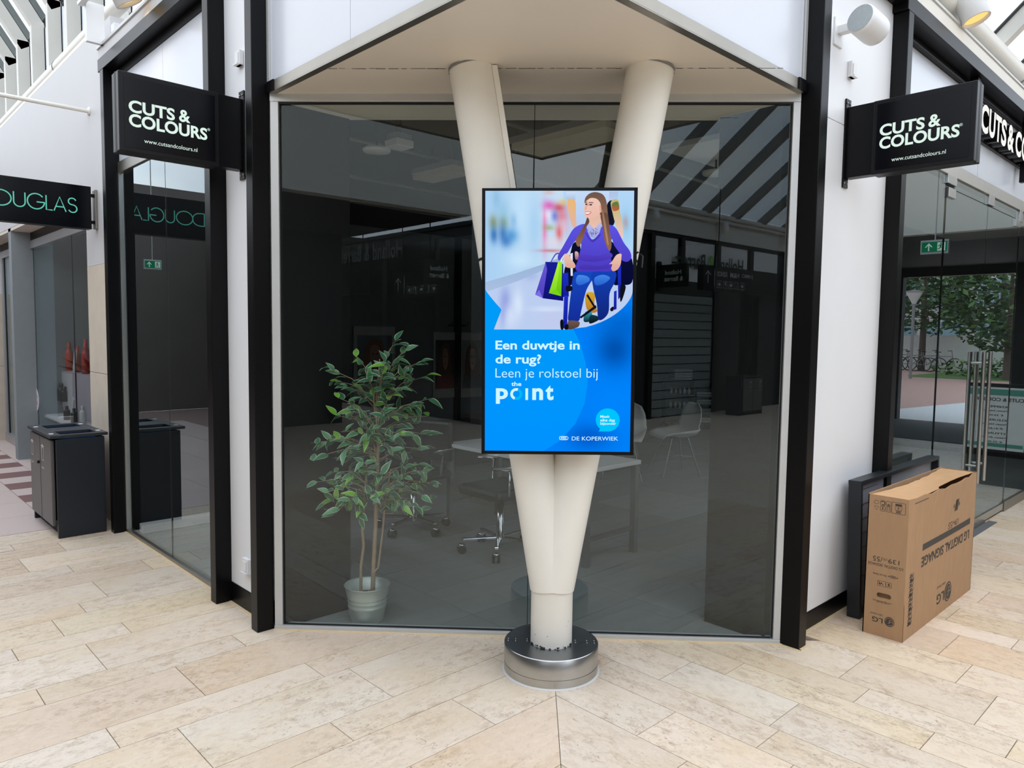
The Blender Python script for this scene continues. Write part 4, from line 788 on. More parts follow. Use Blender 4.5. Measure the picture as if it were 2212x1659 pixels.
# top flaps, sagging; rough slots along both long edges
m = MB(); n_ = 24; random.seed(4); rows = []
for j in range(7):
    v = j/6; row = []
    for i in range(n_+1):
        u = i/n_; x = x0+.004+(x1-x0-.012)*u; yy0 = y0+.004+(.012 if u > .42 else .0)+.016*max(0, math.sin(math.pi*(u-.35)/.6) if .35 < u < .95 else 0)+random.uniform(-.002,.002)*(j == 0); yy1 = y1-.006-.022*math.sin(math.pi*u)+random.uniform(-.004,.004)*(j == 6)
        row.append((x, yy0+(yy1-yy0)*v, hz-.004-.018*math.sin(math.pi*min(1, u*1.1))*(.4+.6*math.sin(math.pi*v))))
    rows.append(row)
m.add([p for r in rows for p in r], [(j*(n_+1)+i, j*(n_+1)+i+1, (j+1)*(n_+1)+i+1, (j+1)*(n_+1)+i) for j in range(6) for i in range(n_)])
m.build('top_flap', M_cardl, bx_)
pk = MB(); e_x, e_z = Vector((-1,0,0)), Vector((0,0,-1))      # printed upside down on the front side
def fp(x, z): return Vector((x, yb(x, z)-.0012, z))
def ft(s, xa, xb, zt, zb, bold):        # reader's left end xa (>xb), top of the letters zt (lower in space)
    v, f, _ = text_mesh(s, bold); pk.add([fp(xa+(xb-xa)*p, zb+(zt-zb)*q) for p, q in v], f)
ft('LG DIGITAL SIGNAGE', 5.205, 4.325, .353, .411, .026); ft('139', 4.945, 4.872, .492, .528, .0); ft('cm', 4.868, 4.845, .508, .522, -.004); ft('/55', 4.838, 4.749, .490, .530, -.004)
ft('LG', 4.758, 4.628, .068, .126, .016); ft('Life\'s Good', 4.772, 4.623, .160, .176, -.004); 
nb = 14; pk.add([fp(4.327+(5.208-4.327)*i/nb, z) for z in (.447,.484) for i in range(nb+1)], [(i, i+1, nb+2+i, nb+1+i) for i in range(nb)])
def disc(pf, c, rx, ry, cut=True):
    n = 36; ring = [(c[0]+rx*math.cos(2*math.pi*i/n), c[1]+ry*math.sin(2*math.pi*i/n)) for i in range(n)]; b0 = len(pk.v)
    pk.add([pf(*p) for p in ring], [tuple(range(n))])
disc(fp, (4.832, .102), .064, .059)
lg = MB()
def mono(pf, c, r, s, off):       # ring, hooked L and dot in the board's colour on the dark disc
    def st(pts, w_): 
        o = MB(); stroke(o, (0,0,0), X_, Y_, pts, w_); lg.add([pf(p[0], p[1])+off for p in o.v], o.f)
    st([(c[0]+r*.82*math.cos(math.radians(a)), c[1]+r*.82*math.sin(math.radians(a))) for a in range(0, 300, 12)], r*.09)
    st([(c[0]+s*r*.02, c[1]+r*.5), (c[0]+s*r*.02, c[1]-r*.35), (c[0]-s*r*.28, c[1]-r*.35)], r*.11); st([(c[0]+s*r*.8, c[1]), (c[0]-s*r*.15, c[1])], r*.09)
    st([(c[0]+s*r*.36, c[1]+r*.32), (c[0]+s*r*.36, c[1]+r*.48)], r*.16)
mono(fp, (4.832, .102), .060, 1, Vector((0,-.0006,0)))
for i in range(11):       # strip of handling pictures up the near edge of the front side
    z = .075+i*.026; a = 4.150+.004*(i % 2)
    for (p, q) in (((a,z),(a+.055,z)),((a+.055,z),(a+.058,z+.018)),((a+.012,z+.004),(a+.036,z+.016)),((a+.04,z+.003),(a+.03,z+.018)),((a+.006,z+.018),(a+.02,z+.006))):
        o = MB(); stroke(o, (0,0,0), X_, Y_, [p, q], .0055 if i % 3 else .009); pk.add([fp(w_[0], w_[1]) for w_ in o.v], o.f)
for xa in (4.842, 4.858, 4.874, 4.89): o = MB(); stroke(o, (0,0,0), X_, Y_, [(xa,.585),(xa+.004,.655)], .010); pk.add([fp(w_[0], w_[1]) for w_ in o.v], o.f)
for s_ in (-1, 1): cx = 4.866+s_*.052; pk.add([fp(cx-.010,.62),fp(cx,.603),fp(cx+.010,.62),fp(cx,.637)], [(0,1,2,3)])
o = MB(); stroke(o, (0,0,0), X_, Y_, [(4.16,.732),(4.34,.739)], .004); pk.add([fp(w_[0], w_[1]) for w_ in o.v], o.f)
# near end: printed upside down, reader's right is +Y in space
def ep(y, z): return Vector((x0-.0008, y, z))
def et(s, ya, yb_, zt, zb, bold): v, f, _ = text_mesh(s, bold); pk.add([ep(ya+(yb_-ya)*p, zb+(zt-zb)*q) for p, q in v], f)
et('139', 1.321, 1.376, .408, .432, .002); et('cm', 1.381, 1.401, .418, .430, -.006); et('/55', 1.405, 1.453, .405, .432, .0); et('LG DIGITAL SIGNAGE', 1.301, 1.478, .381, .396, .004); et('Do not Clamp', 1.381, 1.450, .330, .344, .004)
et('LG', 1.389, 1.443, .074, .101, .016); et('Life\'s Good', 1.390, 1.452, .112, .123, -.004); et('www.lg.com', 1.360, 1.425, .182, .192, -.002); et('www.lge.com(Brazil)', 1.346, 1.444, .188, .198, -.002)
disc(ep, (1.3555, .0935), .0245, .0265); mono(ep, (1.3555, .0935), .0245, -1, Vector((-.0006,0,0)))
def el(pts, w_, cl__=False): 
    o = MB(); stroke(o, (0,0,0), X_, Y_, pts, w_, 0, cl__); pk.add([ep(p[0], p[1]) for p in o.v], o.f)
def rr(y0_, y1_, z0, z1, w_=.0018, r=.005): el(arc(y0_+r,z0+r,r,r,180,270,4)+arc(y1_-r,z0+r,r,r,270,360,4)+arc(y1_-r,z1-r,r,r,0,90,4)+arc(y0_+r,z1-r,r,r,90,180,4), w_, True)
rr(1.304,1.371,.679,.738); rr(1.376,1.399,.711,.737); rr(1.376,1.399,.681,.707); rr(1.404,1.428,.711,.737); rr(1.404,1.428,.681,.707); rr(1.354,1.424,.276,.303,.0016,.003)
for (a, b, c, d) in ((1.322,1.354,.722,.731),(1.326,1.350,.684,.688),(1.326,1.350,.691,.694),(1.384,1.392,.717,.721),(1.408,1.424,.688,.690)): pk.box(x0-.0009, x0-.0006, a, b, c, d)
rr(1.322,1.354,.698,.720,.0016,.001); et('4', 1.333, 1.343, .702, .716, .0); el([(1.380,.717),(1.395,.717)], .004); el([(1.387,.718),(1.387,.730)], .0016); el([(1.382,.704),(1.382,.686)], .0018); el([(1.392,.704),(1.392,.686)], .0018); el([(1.416,.703),(1.416,.692)], .005); el(arc(1.416,.724,.009,.009,20,300,12), .0035)
el([(1.436,.702),(1.460,.702),(1.448,.682)], .0022, True); el([(1.440,.733),(1.458,.733),(1.462,.720),(1.448,.713),(1.436,.722)], .0016, True)
for (p, q) in (((1.36,.282),(1.372,.297)),((1.372,.281),(1.364,.299)),((1.381,.280),(1.384,.298)),((1.395,.283),(1.408,.296)),((1.41,.281),(1.418,.298)),((1.402,.29),(1.419,.286))): el([p, q], .0035)
for y in (1.338,1.345,1.352,1.359): el([(y,.331),(y,.346)], .0035)
for y in (1.328,1.368): el([(y-.004,.338),(y+.004,.338)], .005)
pk.build('printed_marks', M_ink, bx_); lg.build('logo_lines', M_card, bx_)
# black framed light panel leaning behind the box
lp = thing('frame_panel', 'black framed open light panel leaning on the white wall behind the box', 'frame', (4.9, 1.60, 0))
def LPt(x, z, d=0.0): return Vector((x, 1.628+.030*z+d-.02*(x-4.2)*0, z))
Zt = Vector((0,.03,1)).normalized(); Nf = Vector((0,-1,.03)).normalized()
fr_ = MB()
for (xc, zc_, hx, hz_) in ((4.262,.385,.012,.385),(5.60,.385,.012,.385),(4.93,.778,.682,.012),(4.93,.012,.682,.012)): fr_.obox(LPt(xc, zc_, -.024), X_, Zt, Nf, hx, hz_, .036)
fr_.build('frame', mat('black_blue_frame', rgb(22,28,34), .4, var=.05), lp, bevel=.002)
MB().obox(LPt(4.93, .39, -.012), X_, Zt, Nf, .66, .37, .003).build('back_plate', mat('grey_back_plate', rgb(126,128,136), .45), lp)
for i in range(7): 
    a = MB().tube([LPt(4.275, .72-.085*i, -.020), LPt(4.6, .725-.085*i, -.020)], .0016, 6).build('lamp_wire', mat('wire_red_black', rgb(60,30,30), .5), lp); MB().obox(LPt(4.315, .722-.085*i, -.022), X_, Zt, Nf, .012, .006, .004).build('lamp_clip', M_plast, a)
pg = MB(); random.seed(9)
for i in range(9): pg.obox(LPt(4.285+.02*(i % 3), .03+.022*i, -.028-.004*(i % 2)), Vector((1,0,random.uniform(-.6,.6))), Vector((-random.uniform(-.6,.6),0,1)), Vector((0,-1,0)), .016, .011, .002, i % 3)
tag(pg.build('crumpled_poster', [mat('poster_scrap_skin', rgb(196,140,120), .5), mat('poster_scrap_dark', rgb(40,30,34), .5), mat('poster_scrap_white', rgb(214,214,216), .5)]), 'crumpled coloured poster scrap at the foot of the black frame', 'poster')
# waste bin
M_bin = mat('anthracite_bin_steel', rgb(27, 33, 41), .4, var=.04, scale=4, spec=.4); M_door = mat('grey_bin_door', rgb(92,89,88), .4, .2, var=.05, scale=8, stretch=(1,1,.2)); M_lid = mat('dark_bin_lid', rgb(38,40,44), .45)
def litter_bin(label, grp):
    t = thing('waste_bin', label, 'waste bin', (1.455, 6.72, 0), grp)
    MB().box(1.292, 1.62, 6.302, 6.335, 0, .755).build('side_panel', M_bin, t, bevel=.003); MB().box(1.292, 1.62, 7.12, 7.15, 0, .755).build('side_panel', M_bin, t, bevel=.003); MB().box(1.60, 1.62, 6.335, 7.12, .03, .755).build('rear_panel', M_bin, t)
    MB().box(1.33, 1.61, 6.335, 7.12, 0, .09).build('plinth', M_blackm, t); MB().box(1.31, 1.60, 6.70, 6.74, .09, .74).build('divider', M_blackm, t)
    for k, (a, b) in enumerate(((6.365, 6.72), (6.735, 7.09))):
        d = MB().box(1.268, 1.292, a, b, .085, .745).build('bin_door', M_door, t, bevel=.006)
        q = MB(); yc = a+.27
        for (p, w_) in (([(-.035,.10),(.035,.10),(.03,0),(-.03,0)], .007),): stroke(q, (1.2665, yc, .56), -Y_, Z_, p, w_, 0, True)
        stroke(q, (1.2665, yc, .56), -Y_, Z_, [(-.045,.112),(.045,.112)], .008); stroke(q, (1.2665, yc, .56), -Y_, Z_, [(-.015,.122),(.015,.122)], .007)
        q.build('bin_symbol', M_plast, d); q = MB(); put_text(q, 'Restafval', (1.2665, yc+.045, .495), -Y_, Z_, .085, .014, .01); q.build('bin_word', M_plast, d)
        if k == 1: MB().lathe([(0,0),(.012,0),(.012,.014),(0,.014)], n=12).build('lock_knob', M_blackm, d).matrix_basis = Matrix.Translation((1.268, a+.03, .53)) @ Matrix.Rotation(-math.pi/2, 4, 'Y')
        gx = MB(); 
        bag = MB().box(1.345, 1.575, a+.02, b-.03, .55, .762); bag.build('waste_bag', mat('blue_bin_bag', rgb(20,104,170), .4, var=.08), t)
    ld = MB(); ys = (6.302, 6.385, 6.655, 6.80, 7.01, 7.09)
    ld.box(1.252, 1.335, 6.298, 7.085, .765, .788); ld.box(1.582, 1.645, 6.298, 7.085, .765, .788); ld.box(1.335, 1.582, 6.298, 6.36, .765, .788); ld.box(1.335, 1.582, 6.56, 6.80, .765, .788); ld.box(1.335, 1.582, 7.02, 7.085, .765, .788)
    ld.build('lid', M_lid, t, bevel=.003); q = MB()
    for (x, y) in ((1.285,6.42),(1.285,6.95),(1.61,6.44),(1.61,6.96)): q.box(x-.014, x+.014, y-.025, y+.025, .788, .7895)
    q.build('lid_stickers', M_plast, t); return t
litter_bin('dark anthracite double waste bin in front of the leftmost black post', 'waste bins in the mall')
# wall loudspeaker, switches
sp_ = thing('wall_loudspeaker', 'round white cylindrical loudspeaker high on the right white wall', 'loudspeaker', (3.86, 1.54, 3.19))
R = Matrix.Translation((3.83, 1.545, 3.185)) @ Matrix.Rotation(math.radians(-9), 4, 'Z') @ Matrix.Rotation(math.radians(12), 4, 'Y') @ Matrix.Rotation(math.pi/2, 4, 'Y')
MB().lathe([(.0,.0),(.066,.0),(.071,.006),(.073,.02),(.073,.135),(.069,.16),(.056,.174),(0,.177)], n=40).build('housing', M_plast, sp_).matrix_basis = R
gr = MB().lathe([(.0,-.002),(.066,-.002)], n=40).mesh('grille', mat('speaker_grille', rgb(168,176,178), .6, var=.15, scale=220)); gr.flip_normals(); link('grille', gr, sp_).matrix_basis = R
MB().box(3.93, 3.98, 1.60, 1.706, 3.18, 3.22).build('bracket', M_plast, sp_, bevel=.004); MB().box(3.90, 4.0, 1.697, 1.707, 3.12, 3.26).build('wall_plate', M_plast, sp_, bevel=.003)
def switch(label, c, n, w_, h_):
    c = Vector(c); n = Vector(n); s = n.cross(Z_); t = thing('wall_switch', label, 'switch', tuple(c), 'white boxes on the facade walls')
    MB().obox(c+n*.012, s, Z_, n, w_/2, h_/2, .012).build('case', M_plast, t, bevel=.004); MB().obox(c+n*.026, s, Z_, n, w_*.34, h_*.34, .003).build('cover', M_plast, t, bevel=.002); MB().obox(c+n*.02-Z_*(h_/2-.004), s, Z_, n, w_/2-.004, .004, .016).build('lower_lip', M_plast, t)
switch('small white box high on the left wall beside the black post', (1.735, 3.972, 3.058), (-1,0,0), .062, .078); switch('small white box on the right wall below the loudspeaker', (4.125, 1.706, 3.042), (0,-1,0), .062, .084)
switch('white double socket low on the left wall', (1.735, 3.955, .272), (-1,0,0), .075, .085)
# ficus in its pot, behind the corner glass
pc = Vector((2.17, 3.415, 0))
pl_ = thing('potted_ficus', 'artificial ficus tree with white edged leaves in a grey metal pot', 'plant', tuple(pc))
MB().lathe([(0,0),(.088,0),(.090,.01),(.103,.085),(.1055,.088),(.1055,.096),(.103,.099),(.105,.112),(.1075,.115),(.1075,.123),(.1055,.126),(.122,.20),(.127,.204),(.124,.207),(.119,.20),(.108,.14),(.0,.135)], pc, 40).build('pot', mat('zinc_pot', rgb(186,196,190), .42, .55, var=.04, scale=6), pl_)
MB().lathe([(.0,.142),(.07,.142),(.110,.136)], pc, 24).build('soil', mat('dark_soil', rgb(38,30,26), .9, var=.2, scale=60), pl_)
M_bark = mat('ficus_bark', rgb(150,130,108), .8, var=.12, scale=40)
def Pp(u, z, d=0.0): return pc+GD*u+UP*z+GN*d
MB().tube([Pp(.03,.13),Pp(.035,.3),Pp(.045,.5),Pp(.055,.75),Pp(.06,.95),Pp(.05,1.2),Pp(.07,1.45)], [.0135,.0125,.012,.011,.009,.006,.003], 10).build('trunk', M_bark, pl_)
MB().tube([Pp(-.035,.13),Pp(-.035,.3),Pp(-.02,.42),Pp(-.026,.5),Pp(-.015,.68),Pp(.0,.9)], [.009,.0085,.008,.009,.006,.003], 8).build('trunk', M_bark, pl_)
MB().tube([Pp(.035,.27,-.01),Pp(.062,.30),Pp(.085,.5),Pp(.10,.66),Pp(.13,.85)], [.006,.006,.0055,.005,.003], 8).build('trunk', M_bark, pl_)
MB().tube([Pp(-.02,.15,-.03),Pp(.03,.19,-.04),Pp(.05,.21,-.03)], .003, 6).build('wire_stem', M_bark, pl_); MB().tube([Pp(.05,.64),Pp(.09,.60),Pp(.14,.605),Pp(.18,.66),Pp(.19,.74)], .002, 6).build('wire_stem', M_bark, pl_)
lvm = []
M_leaf = mat('ficus_leaf_green', rgb(62,112,70), .35, var=.12, scale=14, objcol=True); M_edge = mat('ficus_leaf_edge', rgb(206,222,196), .45)
def leaf_mesh(Lf, Wf, bend):
    n = 7; mid, le, ri, lo, ro = [], [], [], [], []
    for i in range(n):
        t = i/(n-1); w_ = Wf*math.sin(math.pi*min(1, t*.96+.02)**.78)*(1-.25*t); z = -bend*t*t*Lf
        mid.append((t*Lf, 0, z)); le.append((t*Lf, w_*.84, z+w_*.30)); ri.append((t*Lf, -w_*.84, z+w_*.30)); lo.append((t*Lf+.001, w_, z+w_*.33)); ro.append((t*Lf+.001, -w_, z+w_*.33))
    m = MB(); m.add(mid+le+ri+lo+ro, [], 0)
    for i in range(n-1):
        for a, b, mi in ((0,1,0),(1,3,1)): m.f.append((a*n+i, a*n+i+1, b*n+i+1, b*n+i)); m.m.append(mi); m.sm.append(True)
        for a, b, mi in ((2,0,0),(4,2,1)): m.f.append((a*n+i, a*n+i+1, b*n+i+1, b*n+i)); m.m.append(mi); m.sm.append(True)
    return m.mesh('leaf', [M_leaf, M_edge])
lvm = [leaf_mesh(.080,.0185,.25), leaf_mesh(.072,.0195,.12), leaf_mesh(.086,.0185,.4), leaf_mesh(.066,.017,.3)]
random.seed(21); nleaf = 0
def leaf(p, d):
    global nleaf
    if p.y > 3.57 and p.x < 2.22: p = Vector((p.x, 3.57-random.uniform(0,.04), p.z))
    o = bpy.data.objects.new('leaf', random.choice(lvm)); COL.objects.link(o); o.parent = pl_; o.matrix_parent_inverse = pl_.matrix_basis.inverted()
    d = d.normalized(); s = d.cross(UP+Vector((random.uniform(-.5,.5), random.uniform(-.5,.5), 0))-GN*.6).normalized(); q = s.cross(d)
    if q.dot(-GN+UP*.4) < 0: s, q = -s, -q
    M = Matrix((d, s, q)).transposed().to_4x4(); M.translation = p; o.matrix_basis = M @ Matrix.Scale(random.uniform(.8,1.12), 4)
    o.color = (*random.choice([rgb(78,136,88)]*3+[rgb(60,118,80)]*3+[rgb(92,146,106)]*3+[rgb(128,190,60)]*2), 1); nleaf += 1
tw = MB()
def spray(root, tip, n, droop):
    mid_ = (root+tip)/2+UP*.04; pts = [root, mid_, tip-UP*droop]; tw.tube(pts, [.0032,.0024,.0012], 5)
    for i in range(n):
        t = .28+.72*i/(n-1); p = pts[0]*(1-t)**2+pts[1]*2*t*(1-t)+pts[2]*t*t; ax_ = (pts[2]-pts[0]).normalized()
        d = ax_*random.uniform(.3,1.0)+Vector((random.uniform(-1,1), random.uniform(-1,1), random.uniform(-.75,.45)))*.95
        if (p+d.normalized()*.065-pc).dot(GN) < -.135: d += GN*1.2
        leaf(p, d)
SPR = [(.06,1.30,.15,1.55,.02),(.06,1.28,.23,1.52,.0),(.06,1.26,.30,1.44,-.05),(.05,1.26,-.06,1.46,.0),(.05,1.2,-.20,1.40,-.04),(.05,1.2,-.21,1.33,.05),(.06,1.2,.32,1.36,.0),(.06,1.2,.12,1.44,-.09),(.05,1.15,.03,1.36,-.10),(.05,1.1,.20,1.30,-.10),
  (.05,1.08,-.14,1.24,-.06),(.06,1.08,.34,1.24,-.03),(.06,1.05,.33,1.14,.04),(.05,1.02,-.17,1.14,.0),(.05,1.0,-.12,1.06,-.08),(.06,1.0,.12,1.18,-.11),(.06,.98,.22,1.06,-.09),(.06,1.0,.36,1.04,.0),(.05,.95,.02,1.06,-.10),(.05,.95,-.22,1.00,.02),(.05,.95,-.30,.99,-.03),(.05,.93,-.31,.90,-.04),(.06,.9,.34,.96,.02),(.05,.92,-.10,.96,-.08),(.06,.95,.16,.97,-.09),
  (.0,.78,.0,.90,-.08),(.06,.76,.28,.88,.0),(.10,.74,.36,.86,-.05),(.10,.72,.38,.78,-.02),(.10,.7,.37,.70,-.05),(.1,.68,.31,.64,-.06),(.06,.74,.10,.84,-.10),(.0,.76,-.18,.83,-.02),(.0,.74,-.26,.78,-.05),(-.01,.72,-.22,.72,-.07),(-.01,.7,-.25,.64,-.03),(-.02,.68,-.15,.62,-.08),(.0,.7,-.08,.68,-.10),(.04,.7,.04,.72,-.10),(.05,.7,.14,.72,-.10),(.06,.68,.22,.76,-.09),(.0,.66,-.02,.60,-.09),(.08,.66,.20,.66,-.04),(.06,1.0,-.03,1.12,.1),(.06,1.1,.26,1.20,.10)]
for i, (u0, z0, u1, z1, d) in enumerate(SPR): spray(Pp(u0, z0), Pp(u1, z1, d), 7 if i % 3 else 6, .0)
_singles = [o for o in pl_.children if o.name.split('.')[0] == 'leaf'][:300]; fol = MB(); _k0 = set(o.name for o in pl_.children)
for i, (u0, z0, u1, z1, d) in enumerate(SPR):
    if i % 5 == 4: continue
    spray(Pp(u0*.9, z0-.02), Pp(u0+(u1-u0)*random.uniform(.55,.8), z0+(z1-z0)*.7+random.uniform(-.03,.05), d*.6+random.uniform(-.02,.07)), 5, .0)
for o in [o for o in pl_.children if o.name not in _k0]:
    b0 = len(fol.v); fol.v += [tuple(o.matrix_basis @ v.co) for v in o.data.vertices]
    for p in o.data.polygons: fol.f.append(tuple(b0+j for j in p.vertices)); fol.m.append(0 if p.material_index == 0 and o.color[1] < .38 else 2 if p.material_index == 0 else 1); fol.sm.append(True)
    bpy.data.objects.remove(o)
f_ = fol.build('inner_foliage', [mat('ficus_inner_leaf', rgb(56,108,70), .4, var=.15, scale=14), M_edge, mat('ficus_inner_leaf_light', rgb(100,152,66), .4, var=.12)], pl_); f_['kind'] = 'stuff'
tw.build('twigs', M_bark, pl_)
# ------------------------------------------------------------------ inside the salon
M_chr = mat('chrome', rgb(200,203,205), .12, 1.0, var=.02); M_wsh = mat('white_seat_shell', rgb(214,216,214), .35, var=.02); M_cush = mat('black_vinyl', rgb(26,27,29), .4)
def office_chair(label, c, rz, seat=True):
    t = thing('swivel_chair', label, 'chair', (c[0], c[1], 0), 'black salon swivel chairs'); c = Vector((c[0], c[1], 0))
    MB().lathe([(.032,.07),(.036,.11),(.028,.13),(.025,.42),(.0,.42)], c, 18).build('gas_column', M_chr, t)
    for k in range(5):
        a = rz+k*2*math.pi/5; d = Vector((math.cos(a), math.sin(a), 0)); s = Vector((-d.y, d.x, 0))
        f = MB().obox(c+d*.15+UP*.10, d, s, UP-d*.12, .13, .016, .011).build('base_foot', M_chr, t, bevel=.005)
        w_ = MB()
        for sd in (-1, 1): w_.tube([c+d*.285+s*(sd*.010)+UP*.031, c+d*.285+s*(sd*.026)+UP*.031], .031, 16)
        w_.build('castor', M_blackm, f); MB().ball(c+d*.285+UP*.058, .026, 10, 6, sq=(1,1,.7)).build('castor_hood', M_chr, f)
    MB().box(c.x-.23, c.x+.23, c.y-.22, c.y+.22, .42, .50).build('seat', M_cush, t, bevel=.03)
    e = Vector((math.cos(rz), math.sin(rz), 0)); s = Vector((-e.y, e.x, 0))
    MB().obox(c-e*.24+UP*.70, s, UP, e, .22, .17, .03).build('backrest', M_cush, t, bevel=.025); MB().tube([c-e*.10+UP*.44, c-e*.24+UP*.46, c-e*.27+UP*.60], .012, 8).build('back_bracket', M_chr, t)
    for sd in (-1, 1): MB().tube([c+s*(sd*.2)+UP*.45, c+s*(sd*.26)+UP*.47, c+s*(sd*.27)+UP*.64, c+s*(sd*.27)+e*.12+UP*.66, c+s*(sd*.27)-e*.16+UP*.66], .013, 8).build('armrest', M_chr, t)
    return t
office_chair('black swivel chair with chrome star base behind the ficus', (3.47, 4.78), math.radians(200)); office_chair('black swivel chair with chrome star base beside the desk and the column', (3.60, 3.88), math.radians(150)); office_chair('chrome based swivel chair seen low in the left shop window', (2.30, 4.62), math.radians(196))
dk = thing('desk', 'slim grey framed salon desk with white top behind the column', 'desk', (4.1, 4.0, 0))
MB().box(3.765, 4.36, 3.19, 4.75, .655, .685).build('desk_top', M_white, dk, bevel=.003)
M_leg = mat('grey_desk_leg', rgb(120,122,122), .4, .5)
for x, y in ((3.79,3.22),(4.33,3.22),(3.79,4.70),(4.33,4.70)): MB().box(x-.022, x+.022, y-.022, y+.022, 0, .655).build('leg', M_leg, dk)
for y in (3.22, 4.70): MB().box(3.79, 4.33, y-.012, y+.012, .17, .20).build('cross_rail', M_leg, dk)
def shell_chair(label, c, rz):
    t = thing('shell_chair', label, 'chair', (c[0], c[1], 0), 'white shell chairs in the salon'); c = Vector((c[0], c[1], 0)); R = Matrix.Rotation(rz, 3, 'Z'); vs = []; n, m_ = 14, 10
    for j in range(m_+1):                       # seat front edge -> seat -> up the back
        t_ = j/m_; prof = [(.24,.44),(.20,.462),(.12,.455),(.0,.44),(-.12,.435),(-.19,.455),(-.225,.52),(-.245,.60),(-.262,.69),(-.275,.77),(-.28,.82)][j]
        half = [.21,.23,.24,.245,.25,.255,.25,.245,.23,.19,.10][j]; lift = [0,.02,.05,.08,.10,.09,.05,.03,.015,.01,.0][j]
        for i in range(n+1):
            u = -1+2*i/n; k = abs(u)**2.5; vs.append(c+R @ Vector((prof[0]+(.05*k if j > 5 else 0), u*half, prof[1]+lift*k)))
    f = [(j*(n+1)+i, j*(n+1)+i+1, (j+1)*(n+1)+i+1, (j+1)*(n+1)+i) for j in range(m_) for i in range(n)]
    s_ = MB().add(vs, f, 0, True).build('seat_shell', M_wsh, t); so_ = s_.modifiers.new('thick', 'SOLIDIFY'); so_.thickness = .008
    for sx, sy in ((1,1),(1,-1),(-1,1),(-1,-1)): MB().tube([c+R @ Vector((.10*sx-.02, .11*sy, .43)), c+R @ Vector((.23*sx, .22*sy, 0))], [.011,.009], 8).build('leg', M_leg, t)
    MB().tube([c+R @ Vector((.15,.15,.22)), c+R @ Vector((-.17,-.16,.22))], .005, 6).build('brace', M_chr, t); MB().tube([c+R @ Vector((.15,-.15,.22)), c+R @ Vector((-.17,.16,.22))], .005, 6).build('brace', M_chr, t)
shell_chair('white shell chair with thin legs right of the display in the salon', (7.15, 4.78), math.radians(150)); shell_chair('white shell chair half hidden behind the lit display', (6.55, 5.05), math.radians(215))
tr = thing('salon_trolley', 'black wheeled salon trolley with bottles and stacked towels', 'trolley', (10.7, 6.85, 0))
M_tro = mat('black_trolley', rgb(20,21,23), .45)
e1 = GD; e2 = GN; cc = Vector((10.72, 6.88, 0))
def tb(u0, u1, d0, d1, z0, z1, nm, m=M_tro): return MB().obox(cc+e1*((u0+u1)/2)+e2*((d0+d1)/2)+UP*((z0+z1)/2), e1, e2, UP, abs(u1-u0)/2, abs(d1-d0)/2, abs(z1-z0)/2).build(nm, m, tr)
tb(-.43,.43,.18,.20,.13,.83,'back_board'); tb(-.43,-.41,-.2,.2,.13,.83,'side_board'); tb(.41,.43,-.2,.2,.13,.83,'side_board'); tb(.03,.05,-.2,.2,.13,.83,'centre_board'); tb(-.44,.44,-.22,.22,.83,.85,'top_board')
for z in (.13,.36,.60): tb(-.41,.03,-.2,.2,z,z+.015,'shelf')
for z in (.13,.28,.43,.56,.69): tb(.05,.41,-.2,.2,z,z+.012,'shelf')
for u in (-.36,.36):
    for d in (-.16,.16): MB().tube([cc+e1*u+e2*(d-.015)+UP*.06, cc+e1*u+e2*(d+.015)+UP*.06], .06, 16).build('castor', M_blackm, tr); tb(u-.012,u+.012,d-.02,d+.02,.10,.13,'castor_fork')
random.seed(31)
cols_ = [rgb(200,190,170), rgb(190,150,110), rgb(150,170,170), rgb(205,205,205)]
for z in (.375,.615):
    for i in range(5):
        p = cc+e1*(-.33+.075*i)+e2*-.10+UP*z; o = MB().lathe([(0,0),(.022,0),(.022,.075),(.010,.09),(.010,.11),(0,.11)], p, 12).build('bottle', mat('salon_bottle_%d' % (i % 4), cols_[i % 4], .4)); tag(o, 'small salon bottle on the %s trolley shelf, %s from the left' % ('middle' if z < .5 else 'upper', ORD[i]), 'bottle', 'bottles on the %s trolley shelf' % ('middle' if z < .5 else 'upper'))
M_tow = mat('grey_towel', rgb(150,158,158), .9, var=.1, scale=40, bump=.3)
def towel(p, w_, d_, lab, grp): tag(MB().obox(p+UP*.021, e1, e2, UP, w_, d_, .020).build('folded_towel', M_tow, bevel=.012), lab, 'towel', grp)
for z in (.142,.292,.442,.572):
    for k in range(2): towel(cc+e1*.23+UP*(z+k*.043), .14, .15, 'folded grey towel on the %s trolley compartment floor, %s of its pair' % ({.142:'lowest',.292:'second',.442:'third',.572:'top'}[z], 'lower' if k == 0 else 'upper'), 'towels in the trolley compartments')
for k in range(4): towel(cc+e1*(-.14+.008*(k % 2))+UP*(.851+.045*k), .15, .14, 'folded grey towel in the stack on the trolley top, %s from below' % ORD[k], 'towels stacked on the trolley')
